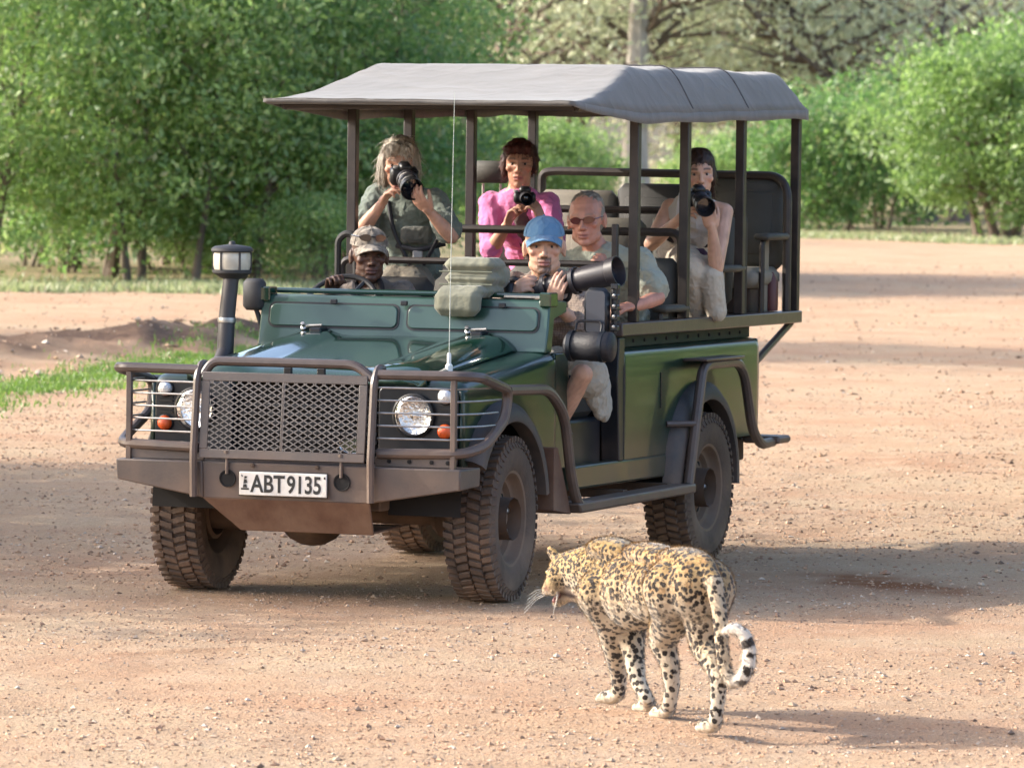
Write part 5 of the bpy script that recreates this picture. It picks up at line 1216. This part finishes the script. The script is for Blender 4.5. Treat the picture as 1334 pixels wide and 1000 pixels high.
camera_thing('black camera with a wide dark lens hood held by the grey haired passenger', c0, fl - c0, (0, 0, 1), (.14, .10, .07), [(.034, 0), (.036, .03), (.042, .05), (.044, .11), (.05, .13)], silver=True)

# woman in pink ---------------------------------------------------
fabric('pink_shirt', (.60, .16, .36), (.68, .28, .46), fold=.32); fabric('brown_top', (.075, .045, .04), (.12, .08, .07)); hairmat('hair_maroon', (.045, .012, .010), (.09, .022, .014))
H = P(677, 215, 3.15); SL, SR = P(640, 265, 3.2), P(714, 267, 3.2); HC = Vector((-.30, 3.40, 1.42))
pk_, T, sb = person('woman with dark red hair in an open pink shirt holding a small camera', H, (.30, .04, 0), SL, SR, HC,
    ((P(640, 326, 3.02), P(661, 292, 2.94), ((P(672, 262, 2.90) - P(661, 292, 2.94), (.8, -.2, 0), (.2, .8, .5)), dict(curl=(.6, .65, .7, .8), tcurl=.3)), 1.15),
     (P(722, 318, 3.04), P(707, 290, 2.94), ((P(696, 262, 2.90) - P(707, 290, 2.94), (-.8, .1, 0), (-.2, .8, .5)), dict(curl=(.6, .65, .7, .8), tcurl=.3)), 1.15)),
    (.48, .25, .165), (.45, .13, .12), (.05, .03, .025), 'pink_shirt', legs=((Vector((-.40, 2.96, 1.42)), Vector((-.40, 2.94, .98))), (Vector((-.22, 2.96, 1.42)), Vector((-.22, 2.94, .98)))), base=(-.30, 3.40, 1.32), s=1.08, jaw=1.0)
hair(pk_, T, 'hair_maroon', [((0, .024, .054), (.083, .100, .078)), ((-.068, .015, .005), (.024, .055, .062)), ((.068, .02, .015), (.022, .05, .055)), ((0, .078, -.015), (.066, .045, .08)), ((-.03, -.06, .082), (.05, .035, .026)), ((.03, -.058, .084), (.045, .035, .025)), ((-.074, .0, -.03), (.014, .03, .035))], .005, 70, 6, strands=1100, ln=.06)
m3, up, lat, fr = torso_frame(SL, SR, HC); mid = (SL + SR) / 2
tp = MB()
for t, rx in ((.15, .055), (.3, .062), (.48, .066), (.66, .07), (.84, .07)): tp.ell(mid.lerp(HC, t) + front * (.082 if t > .2 else .066), (rx * 1.1, .075, .075), m3)
remesh('inner_top', tp, 'brown_top', pk_, .008, 3, cloth_disp(.004, 26, 9))
for s_ in (-1, 1): obj('collar', MB().tube([T @ Vector((.03 * s_, .06, -.11)), mid + lat * .07 * s_ + Vector((0, 0, .055)), mid + lat * .062 * s_ + front * .115 - up * .06, mid + lat * .055 * s_ + front * .145 - up * .22], [.014] * 4, 8), 'pink_shirt', pk_)
c0 = P(684, 257, 2.89); camera_thing('small black camera held under the chin by the woman in pink', c0, (.45, -.88, -.10), (0, 0, 1), (.115, .075, .045), [(.026, 0), (.028, .03), (.029, .05)])

# man in the blue cap ----------------------------------------------
fabric('blue_cap', (.085, .19, .32), (.13, .25, .38)); checks(fabric('check_shirt', (.24, .19, .155), (.19, .145, .12)), (.12, .085, .075), 26); fabric('pale_shorts', (.36, .33, .27), (.28, .255, .21), bscale=45)
H = P(709, 323, 1.24); SL, SR = P(668, 370, 1.34), P(753, 378, 1.36); HC = Vector((.60, 1.44, 1.03))
la, lb = P(678, 382, 1.02), P(806, 353, .96)
bc, T, sb = person('man in a blue cap and checked shirt cradling a huge telephoto lens', H, (.36, .03, -.02), SL, SR, HC,
    ((P(650, 412, 1.18), P(665, 386, .99), ((P(690, 362, .94) - P(665, 386, .99), (.35, .8, -.4), (.5, -.1, .8)), dict(curl=(.6, .7, .75, .8), tcurl=.4, k=1.10)), 1.72),
     (P(768, 432, 1.16), P(722, 398, .955), ((P(728, 362, .90) - P(722, 398, .955), (.1, .98, .05), (-.9, -.1, .2)), dict(curl=(.42, .40, .42, .46), tcurl=.45, k=1.04, spread=.05)), 1.45)),
    (.54, .31, .21), LIPW, (.11, .07, .045), 'check_shirt', beard=((.13, .075, .048), 1., 'goatee'), s=1.18, jaw=1.25, legs=((Vector((.86, .90, 1.035)), Vector((.60, 1.02, .62))), (Vector((.55, .93, 1.03)), Vector((.55, .90, .60)))), base=(.60, 1.44, .95), fat=1.08)
co = cap(bc, T, 'blue_cap', .055)
so_ = MB(); so_.chain([(HC, .145), (Vector((.74, 1.17, 1.03)), .115), (Vector((.85, 1.0, 1.02)), .108)]); so_.chain([(HC, .14), (Vector((.56, 1.1, 1.04)), .10), (Vector((.55, .98, 1.04)), .088)])
so_.ell((.865, 1.10, .95), (.05, .13, .11)); so_.ell((.865, 1.16, .88), (.04, .10, .085)); so_.ell((.862, 1.20, .835), (.03, .06, .05))
remesh('shorts', so_, 'pale_shorts', bc, .008, 2, cloth_disp(.006, 14, 11))
d_ = (lb - la); ax = d_.normalized()
root = camera_thing('long grey telephoto lens resting on the blue capped man\'s hands', la, d_, (0, 0, 1), (.15, .14, .075), [(.034, 0), (.040, .02), (.042, .10), (.047, .13), (.048, .20), (.053, .24), (.056, .33), (.062, .37), (.064, d_.length - .05)], hoodm='lens_grey')
obj('tripod_foot', MB().tube([la + ax * .20 + Vector((0, 0, -.05)), la + ax * .21 + Vector((0, 0, -.085)), la + ax * .27 + Vector((0, 0, -.085)), la + ax * .28 + Vector((0, 0, -.055))], .011, 8, .02), 'cam_black', root)

# man with sunglasses ----------------------------------------------
fabric('sage_shirt', (.33, .34, .27), (.27, .285, .22)); hairmat('hair_short_grey', (.16, .125, .095), (.28, .24, .19))
H = P(764, 287, 2.05); SL, SR = P(733, 341, 2.16), P(834, 338, 2.14); HC = Vector((.47, 2.40, 1.18))
sg, T, sb = person('balding man with red tinted sunglasses in a pale sage shirt', H, (.14, .10, -.06), SL, SR, HC,
    ((P(748, 400, 2.0), P(777, 362, 1.84), ((P(789, 333, 1.78) - P(777, 362, 1.84), (-.5, .1, .5), (.7, 0, .5)), dict(curl=(1.1, 1.15, 1.2, 1.2), tcurl=.5, k=1.05)), .85),
     (P(857, 388, 2.02), P(824, 400, 1.86), ((P(800, 398, 1.80) - P(824, 400, 1.86), (0, .2, -1), (-.3, -.6, .6)), dict(curl=(.8, .85, .9, .9), tcurl=.4)), .72)),
    (.52, .25, .175), (.42, .17, .14), (.20, .15, .11), 'sage_shirt', s=1.12, legs=((Vector((.36, 1.98, 1.20)), Vector((.36, 1.95, .95))), (Vector((.60, 1.98, 1.20)), Vector((.60, 1.95, .95)))), base=(.47, 2.40, 1.13), fat=1.08, jaw=1.3, cuff=.022, browamt=.5)
hair(sg, T, 'hair_short_grey', [((0, .034, .056), (.078, .088, .074)), ((-.066, .022, .020), (.016, .048, .045)), ((.066, .022, .020), (.016, .048, .045)), ((0, .075, -.01), (.062, .04, .07))], .003, 90, 8, strands=300, ln=.022)
mat('red_lens', (.09, .012, .012), .12, coat=1.); g_ = glasses(sg, T, .009, -.096, 'sunglasses'); g_.data.materials[0] = M['red_lens']
m3, up, lat, fr = torso_frame(SL, SR, HC); mid = (SL + SR) / 2
for s_ in (-1, 1): obj('collar', MB().hexa([mid + lat * a * s_ + f2 for a, f2 in ((.03, front * .075 + up * .03), (.085, front * .055 + up * .03), (.075, front * .115 - up * .05), (.02, front * .125 - up * .075), (.035, front * .055 + up * .06), (.07, front * .03 + up * .06), (.08, front * .10 - up * .035), (.028, front * .11 - up * .06))]), 'sage_shirt', sg, bevel=.006)

# woman with the long dark hair ---------------------------------------
fabric('tan_top', (.54, .50, .45), (.42, .38, .33)); fabric('cream_trousers', (.52, .45, .35), (.44, .37, .28), bscale=40); hairmat('hair_dark', (.022, .013, .010), (.05, .026, .018)); fabric('white_strap', (.62, .62, .64))
H = P(911, 229, 3.15); SL, SR = P(873, 270, 3.24), P(944, 276, 3.2); HC = P(893, 338, 3.36)
kn = P(898, 352, 2.93)
gw, T, sb = person('dark haired young woman in a sleeveless tan top looking over her black camera', H, (.42, .02, -.04), SL, SR, HC,
    ((P(848, 318, 3.08), P(882, 288, 2.95), ((P(902, 268, 2.90) - P(882, 288, 2.95), (.7, .0, .2), (0, .8, .6)), dict(curl=(.55, .6, .7, .75), tcurl=.3)), .12),
     (P(933, 350, 2.98), P(928, 300, 2.90), ((P(921, 270, 2.86) - P(928, 300, 2.90), (-.3, .2, .8), (.5, -.6, .4)), dict(curl=(.5, .5, .55, .6), tcurl=.3)), .10)),
    (.56, .335, .235), (.45, .16, .14), (.03, .018, .014), 'tan_top', s=1.07, jaw=1.0, legs=((kn, P(906, 405, 3.2)), (P(925, 362, 3.1), P(935, 400, 3.3))), base=(HC.x, HC.y, 1.32), fat=.97, cuff=.0, shirt_amp=.006)
hair(gw, T, 'hair_dark', [((0, .026, .062), (.082, .102, .076)), ((-.066, .022, .01), (.020, .055, .06)), ((.068, .024, .005), (.018, .050, .06)), ((0, .075, -.03), (.06, .045, .09)), ((.068, .05, -.05), (.016, .03, .06))], .003, 60, 12, strands=600, ln=.06)
tr_ = MB(); tr_.chain([(HC, .125), (HC.lerp(kn, .5), .105), (kn, .080), (P(905, 395, 3.02), .066), (P(907, 409, 3.06), .062)]); tr_.chain([(HC, .12), (P(925, 362, 2.98), .075), (P(933, 405, 3.0), .06)])
remesh('trousers', tr_, 'cream_trousers', gw, .008, 3, cloth_disp(.005, 13, 14))
m3, up, lat, fr = torso_frame(SL, SR, HC); mid = (SL + SR) / 2
for s_ in (-1, 1): obj('shoulder_strap', MB().tube([mid + lat * .095 * s_ - front * .05 + up * .045, mid + lat * .105 * s_ + front * .0 + up * .067, mid + lat * .11 * s_ + front * .085 + up * .0, mid + lat * .10 * s_ + front * .125 - up * .10], .014, 8), 'white_strap', gw)
obj('belt', MB().tube([P(868, 308, 3.2), P(890, 322, 3.2), P(925, 318, 3.22)], .016, 8, .05), 'webbing', gw)
obj('waist_pouch', MB().box((-.07, -.04, -.05), (.07, .04, .05), bev=.025).xform(Matrix.Translation(P(905, 336, 3.12)) @ Matrix.Rotation(.4, 4, 'Z')), mat('plum', (.05, .02, .05), .8), gw, sm=60)
c0 = P(911, 259, 2.92); camera_thing('black camera with a downward tilted lens held by the dark haired woman', c0, P(924, 276, 2.72) - c0, (0, 0, 1), (.135, .095, .065), [(.034, 0), (.037, .03), (.041, .05), (.042, .10), (.044, .11)])
# ---------------------------------------------------------------- the leopard
def coat_material():
    m = bpy.data.materials.new('leopard_coat'); m.use_nodes = True; M['coat'] = m; nt = m.node_tree; N = nt.nodes; L = nt.links; b = N['Principled BSDF']
    b.inputs['Roughness'].default_value = .75; b.inputs['Sheen Weight'].default_value = .35; b.inputs['Specular IOR Level'].default_value = .2
    tc = N.new('ShaderNodeTexCoord')
    def A(n): q = N.new('ShaderNodeAttribute'); q.attribute_name = n; return q
    def mt(op, a, c=None):
        q = N.new('ShaderNodeMath'); q.operation = op; q.use_clamp = op in ('MULTIPLY',)
        for i, v in enumerate((a, c)):
            if v is None: continue
            if isinstance(v, (int, float)): q.inputs[i].default_value = v
            else: L.new(v, q.inputs[i])
        return q.outputs[0]
    def rng(x, a, c, d=0., e=1.):
        q = N.new('ShaderNodeMapRange'); q.interpolation_type = 'SMOOTHSTEP'; q.inputs[1].default_value = a; q.inputs[2].default_value = c; q.inputs[3].default_value = d; q.inputs[4].default_value = e; L.new(x, q.inputs[0]); return q.outputs[0]
    def nz(s, det=3):
        q = N.new('ShaderNodeTexNoise'); q.inputs['Scale'].default_value = s; q.inputs['Detail'].default_value = det; L.new(tc.outputs['Object'], q.inputs['Vector']); return q
    wob = nz(55, 2); vm = N.new('ShaderNodeVectorMath'); vm.operation = 'MULTIPLY_ADD'; L.new(wob.outputs['Color'], vm.inputs[0]); vm.inputs[1].default_value = (.013, .013, .013); L.new(tc.outputs['Object'], vm.inputs[2])
    def vor(s, rnd=.85):
        q = N.new('ShaderNodeTexVoronoi'); q.inputs['Scale'].default_value = s; q.inputs['Randomness'].default_value = rnd; L.new(vm.outputs[0], q.inputs['Vector']); return q
    v1 = vor(43); d1 = v1.outputs['Distance']
    solid = rng(d1, .45, .52, 1., 0.)                                             # solid spots of the legs
    v2 = vor(52); d2 = v2.outputs['Distance']
    v4 = vor(20); ring = mt('MULTIPLY', rng(d2, .45, .53, 1., 0.), rng(v4.outputs['Distance'], .08, .18))      # broken rosettes of the flanks
    v3 = vor(68); small = rng(v3.outputs['Distance'], .46, .55, 1., 0.)             # small close spots of neck and face
    leg = A('leg').outputs['Fac']; nk = A('neck').outputs['Fac']
    def mixf(f, a, c):
        q = N.new('ShaderNodeMix'); q.data_type = 'FLOAT'; L.new(f, q.inputs[0]); L.new(a, q.inputs[2]); L.new(c, q.inputs[3]); return q.outputs[0]
    sp = mixf(leg, ring, solid); sp = mixf(nk, sp, small); sp = mt('MULTIPLY', sp, A('spot').outputs['Fac'])
    base = A('col').outputs['Color']
    def mixc(f, a, c):
        q = N.new('ShaderNodeMix'); q.data_type = 'RGBA'
        L.new(f, q.inputs[0]); L.new(a, q.inputs[6])
        if isinstance(c, tuple): q.inputs[7].default_value = (*c, 1)
        else: L.new(c, q.inputs[7])
        return q.outputs[2]
    inner = mt('MULTIPLY', mt('MULTIPLY', rng(v4.outputs['Distance'], .20, .42, 1., 0.), A('rose').outputs['Fac']), .6)
    cc = mixc(inner, base, (.36, .20, .075)); cc = mixc(mt('MULTIPLY', rng(nz(240, 2).outputs[0], .5, .75), .25), cc, (.20, .13, .07))
    cc = mixc(sp, cc, (.020, .014, .011)); L.new(cc, b.inputs['Base Color'])
    bp = N.new('ShaderNodeBump'); bp.inputs['Strength'].default_value = .5; bp.inputs['Distance'].default_value = .006; L.new(nz(170, 4).outputs[0], bp.inputs['Height']); L.new(bp.outputs[0], b.inputs['Normal'])
coat_material()
def leopard():
    A = lambda px, py, D: atd(px, py, D)
    base = gp(.58, 20.5, 0); root = thing('leopard', base, 'spotted leopard walking away across the road with its tail curled up', 'leopard')
    b = MB(); up = Vector((0, 0, 1))
    hip, mid, chest = A(898, 764, 20.20), A(852, 772, 20.46), A(806, 766, 20.76); fwd = (chest - hip); fwd.z = 0; fwd.normalize(); side = fwd.cross(up).normalized()   # its right side
    m3 = Matrix((side, fwd, up)).transposed()
    def E(c, rx, ry, rz): b.ell(c, (rx, ry, rz), m3, 18, 12)
    # trunk: deep chest, tucked waist, rounded rump
    E(A(904, 764, 20.10), .100, .11, .122); E(hip, .112, .15, .136); E(hip.lerp(mid, .5) + up * .012, .106, .16, .120); E(mid + up * .010, .112, .17, .128); E(mid.lerp(chest, .55) + up * .0, .122, .17, .152); E(chest + up * -.005, .112, .16, .164)
    E(chest + fwd * .08 + up * -.02, .098, .12, .150); E(A(797, 716, 20.78), .085, .15, .05); E(A(892, 728, 20.20), .085, .16, .045); E(A(850, 722, 20.48), .085, .2, .045)
    # neck and head
    hc = A(741, 745, 21.02); nb = chest + fwd * .11 + up * .05
    b.chain([(nb, .112), (nb.lerp(hc, .5) + up * .01, .095), (hc, .082)]); b.chain([(nb - up * .07, .08), (hc - up * .045, .06)])
    look = (A(708, 768, 20.92) - hc).normalized(); hr = look.cross(up).normalized(); hu = hr.cross(look).normalized(); hm = Matrix((hr, look, hu)).transposed()
    def HP(x, y, z): return hc + hr * x + look * y + hu * z
    b.ell(hc + look * -.005, (.072, .082, .064), hm); b.ell(HP(0, .048, .018), (.054, .055, .042), hm); b.ell(HP(0, .085, -.002), (.040, .050, .034), hm); b.ell(HP(0, .118, -.010), (.035, .026, .027), hm)
    for s in (-1, 1): b.ell(HP(s * .052, .03, -.018), (.028, .045, .036), hm); b.ell(HP(s * .018, .122, -.020), (.020, .022, .020), hm)
    jaw = [(HP(0, .02, -.062), .034), (HP(0, .07, -.078), .026), (HP(0, .108, -.080), .019)]; b.chain(jaw)
    for s in (-1, 1): b.ell(HP(s * .062, -.008, .068), (.031, .013, .040), hm @ Matrix.Rotation(s * .5, 3, 'Y'))
    # legs: shoulder / hip, elbow / knee, wrist / hock, paw
    def leg(js, paw, dirv, k=1.):
        js = [(q, r * (1 if i < 1 else .9)) for i, (q, r) in enumerate(js)]; b.chain(js, 12); p = Vector(paw); d = Vector(dirv); d.z = 0; d.normalize(); w_ = d.cross(up)
        mm = Matrix((w_, d, up)).transposed(); b.ell(p + d * .028 + up * .026, (.037 * k, .052 * k, .028), mm); b.chain([(js[-1][0], js[-1][1]), (p + up * .035, .029 * k)])
        for t, q in ((-.024, .06), (-.008, .072), (.009, .072), (.025, .06)): b.ell(p + d * q + w_ * t + up * .017, (.0115 * k, .022 * k, .016), mm)
    gLF, gRF, gLH, gRH = at(802, 917, z=0), at(846, 929, z=0), at(869, 937, z=0), at(930, 955, z=0)
    leg([(chest - side * .075 + up * -.02, .095), (A(797, 812, 20.80), .070), (A(801, 846, 20.88), .050), (A(806, 878, 20.97), .036), (A(806, 900, 21.0), .031)], gLF, fwd - side * .55, 1.05)
    leg([(chest + side * .075 + up * -.03, .09), (A(822, 822, 20.80), .062), (A(826, 856, 20.76), .046), (A(831, 886, 20.72), .035), (A(842, 908, 20.67), .030)], gRF, fwd - side * .2 , .95)
    leg([(hip - side * .065 + up * -.01, .118), (A(876, 800, 20.26), .092), (A(862, 833, 20.40), .058), (A(873, 866, 20.38), .040), (A(876, 892, 20.40), .033), (A(872, 918, 20.43), .030)], gLH, fwd - side * .25)
    leg([(hip + side * .06 + up * -.01, .120), (A(916, 800, 20.12), .094), (A(917, 840, 20.14), .060), (A(930, 866, 20.02), .042), (A(937, 884, 19.97), .036), (A(935, 915, 19.97), .031), (A(932, 938, 19.98), .029)], gRH, fwd - side * .25)
    # tail down the right hind leg and curled up at the end
    tail = [(A(917, 735, 20.06), .042), (A(931, 760, 19.98), .034), (A(938, 800, 19.94), .029), (A(940, 840, 19.92), .026), (A(944, 872, 19.90), .025), (A(953, 889, 19.88), .025), (A(966, 885, 19.86), .025), (A(975, 868, 19.85), .026), (A(977, 846, 19.85), .026), (A(970, 826, 19.86), .025), (A(956, 817, 19.87), .022), (A(944, 822, 19.88), .015)]
    b.chain(tail, 12)
    T_ = np.array([list(p) for p, r in tail]); legpts = np.array([list(q) for q in (gLF, gRF, gLH, gRH)])
    o = remesh('body', b, 'coat', root, .0065, 16)
    me = o.data; n = len(me.vertices); v = np.empty(n * 3); me.vertices.foreach_get('co', v); v = v.reshape(-1, 3) + np.array(base); nr = np.empty(n * 3); me.vertices.foreach_get('normal', nr); nr = nr.reshape(-1, 3)
    F, S = np.array(fwd), np.array(side); z = v[:, 2]; rel = v - np.array(hip); al = rel @ F; sd = rel @ S
    hcn = np.array(hc); hl = (v - hcn) @ np.array(hm); dh = np.linalg.norm(v - hcn, axis=1)
    # distance and arc position along the tail
    dt = np.full(n, 9.); arc = np.zeros(n); acc = 0
    for a, c in zip(T_[:-1], T_[1:]):
        l = np.linalg.norm(c - a); t = np.clip((v - a) @ (c - a) / l ** 2, 0, 1); d = np.linalg.norm(v - a - t[:, None] * (c - a), axis=1); k = d < dt; dt[k] = d[k]; arc[k] = (acc + t * l)[k]; acc += l
    gold = np.array([.48, .325, .13]); cream = np.array([.58, .49, .37]); white = np.array([.68, .63, .54])
    upn = np.clip(nr[:, 2] * .6 + .45 + (z - .52) * 1.6, 0, 1)[:, None]
    c = cream * (1 - upn) + gold * upn
    front = sst(al, .45, .62)[:, None]; c = c * (1 - .35 * front * upn) + np.array([.42, .295, .07]) * .35 * front * upn
    low = sst(-z, -.40, -.12)[:, None]; c = c * (1 - low) + white * low
    bel = (sst(-nr[:, 2], .1, .7) * sst(-z, -.62, -.45))[:, None]; c = c * (1 - bel) + white * bel
    face = sst(-dh, -.16, -.10); chin = (face * sst(-hl[:, 2], .005, .035))[:, None]; c = c * (1 - chin) + np.array([.62, .57, .50]) * chin
    nose = np.exp(-(hl[:, 0] / .018) ** 2 - ((hl[:, 1] - .142) / .014) ** 2 - ((hl[:, 2] - .000) / .014) ** 2)[:, None]; c = c * (1 - nose) + np.array([.20, .09, .075]) * nose
    mouth = (np.exp(-((hl[:, 2] + .050) / .013) ** 2) * sst(hl[:, 1], .045, .07) * (hl[:, 1] < .14))[:, None]; c = c * (1 - mouth) + np.array([.045, .016, .014]) * mouth
    earb = (face * 0 + np.exp(-((np.abs(hl[:, 0]) - .062) / .026) ** 2 - ((hl[:, 2] - .062) / .026) ** 2) * ((nr @ np.array(look)) < -.15) * (dh < .14))[:, None]; c = c * (1 - earb) + np.array([.022, .016, .014]) * earb
    eye = np.zeros(n)
    for s in (-1, 1): eye += np.exp(-((hl[:, 0] - s * .040) / .011) ** 2 - ((hl[:, 1] - .068) / .016) ** 2 - ((hl[:, 2] - .030) / .008) ** 2)
    eye = np.clip(eye * 1.3, 0, 1)[:, None]; c = c * (1 - eye) + np.array([.02, .015, .01]) * eye
    tl = (dt < .040) & (arc > .10); far = sst(arc, .42, .55); tw = (tl * 1.)[:, None]
    tc_ = cream * (1 - far[:, None]) + np.array([.86, .84, .80]) * far[:, None]; c = c * (1 - tw) + tc_ * tw
    c = np.clip(c * np.array([.82, .77, .70]), 0, 1)
    # dark half rings on the outer side of the tail end
    ringm = tl * far * (np.sin(arc * 2 * math.pi / .047 + 1.2 * wavn(v, 60, 4)) > .05) * ((nr @ np.array(RT)) * .3 + nr @ np.array([0, 0, 1]) * -.1 + .55 + .3 * wavn(v, 45, 9) > .35) * (arc < acc - .035)
    c = c * (1 - ringm[:, None]) + np.array([.022, .016, .013]) * ringm[:, None]
    ca = me.color_attributes.new('col', 'FLOAT_COLOR', 'POINT'); C4 = np.concatenate([c, np.ones((n, 1))], 1).astype(np.float32); ca.data.foreach_set('color', C4.ravel())
    leg_ = np.maximum(sst(-z, -.47, -.36), tl * 1.); neck_ = np.maximum(sst(al, .58, .70) * (z > .35), face)
    spot = np.ones(n) * (1 - chin[:, 0]) * (1 - np.clip(nose[:, 0] * 3, 0, 1)) * (1 - face * sst(hl[:, 1], .10, .125)); spot = spot * (1 - far * tl); spot *= 1 - sst(-z, -.045, -.02) * .8
    rose = sst(z, .42, .52) * (1 - neck_) * (1 - tl)
    arr = {}
    for nm, val in (('leg', leg_), ('neck', neck_), ('spot', spot), ('rose', rose)):
        t = me.attributes.new(nm, 'FLOAT', 'POINT'); arr[nm] = np.clip(val, 0, 1).astype(np.float32); t.data.foreach_set('value', arr[nm])
    # short fur
    rs = np.random.RandomState(2); K = 42000; ix = rs.choice(n, K); p = v[ix] + rs.normal(size=(K, 3)) * .002; nn = nr[ix]
    lay = np.tile(-F * .9 + np.array([0, 0, -.45]), (K, 1)); dn = lay - nn * np.sum(lay * nn, 1, keepdims=True); hd = (dh[ix] < .17)[:, None]
    dn = dn / (np.linalg.norm(dn, axis=1, keepdims=True) + 1e-6); d = dn * .85 + nn * .5 + rs.normal(size=(K, 3)) * .18; d /= np.linalg.norm(d, axis=1, keepdims=True)
    ln = rs.uniform(.008, .016, K) * np.where(hd[:, 0], .6, 1) * np.where(z[ix] < .2, .7, 1); ln = ln * np.where(tl[ix] & (arc[ix] > .35), 1.3, 1)
    q = np.cross(d, nn); q = q / (np.linalg.norm(q, axis=1, keepdims=True) + 1e-6) * .0013
    fv = np.stack([p - q, p + q, p + d * ln[:, None]], 1).reshape(-1, 3) - np.array(base); kk = 3 * np.arange(K)
    fm = bpy.data.meshes.new('fur'); fm.from_pydata(fv.tolist(), [], np.stack([kk, kk + 1, kk + 2], 1).tolist()); smooth(fm)
    ca = fm.color_attributes.new('col', 'FLOAT_COLOR', 'POINT'); ca.data.foreach_set('color', np.repeat(C4[ix], 3, 0).ravel())
    for nm, val in arr.items(): t = fm.attributes.new(nm, 'FLOAT', 'POINT'); t.data.foreach_set('value', np.repeat(val[ix], 3))
    fm.materials.append(M['coat']); fo = bpy.data.objects.new('fur', fm); link(fo, root)
    mat('whisker', (.8, .78, .72), .5); wk = MB()
    for s in (-1, 1):
        for k in range(5):
            a = HP(s * .030, .112 - .004 * (k % 3), -.022 - .004 * k); e = a + hr * s * (.02 if (hr * s).dot(FW) < 0 else .07) + look * (.03 + .008 * k) - up * (.015 + .010 * k); wk.tube([a, a.lerp(e, .5) + up * .012, e], [.0007, .0005, .0003], 4)
    obj('whiskers', wk, 'whisker', root)
    tg = MB().chain([(HP(0, .03, -.052), .014), (HP(0, .085, -.060), .013), (HP(0, .112, -.066), .010)]); obj('tongue', tg, mat('tongue_pink', (.20, .08, .075), .5), root, sm=180)
    mat('cat_eye', (.30, .26, .07), .15, coat=1.)
    for s in (-1, 1): ey = obj('eye', MB().ell(HP(s * .041, .068, .030), (.009,) * 3, None, 10, 7), 'cat_eye', root, sm=180)
leopard()
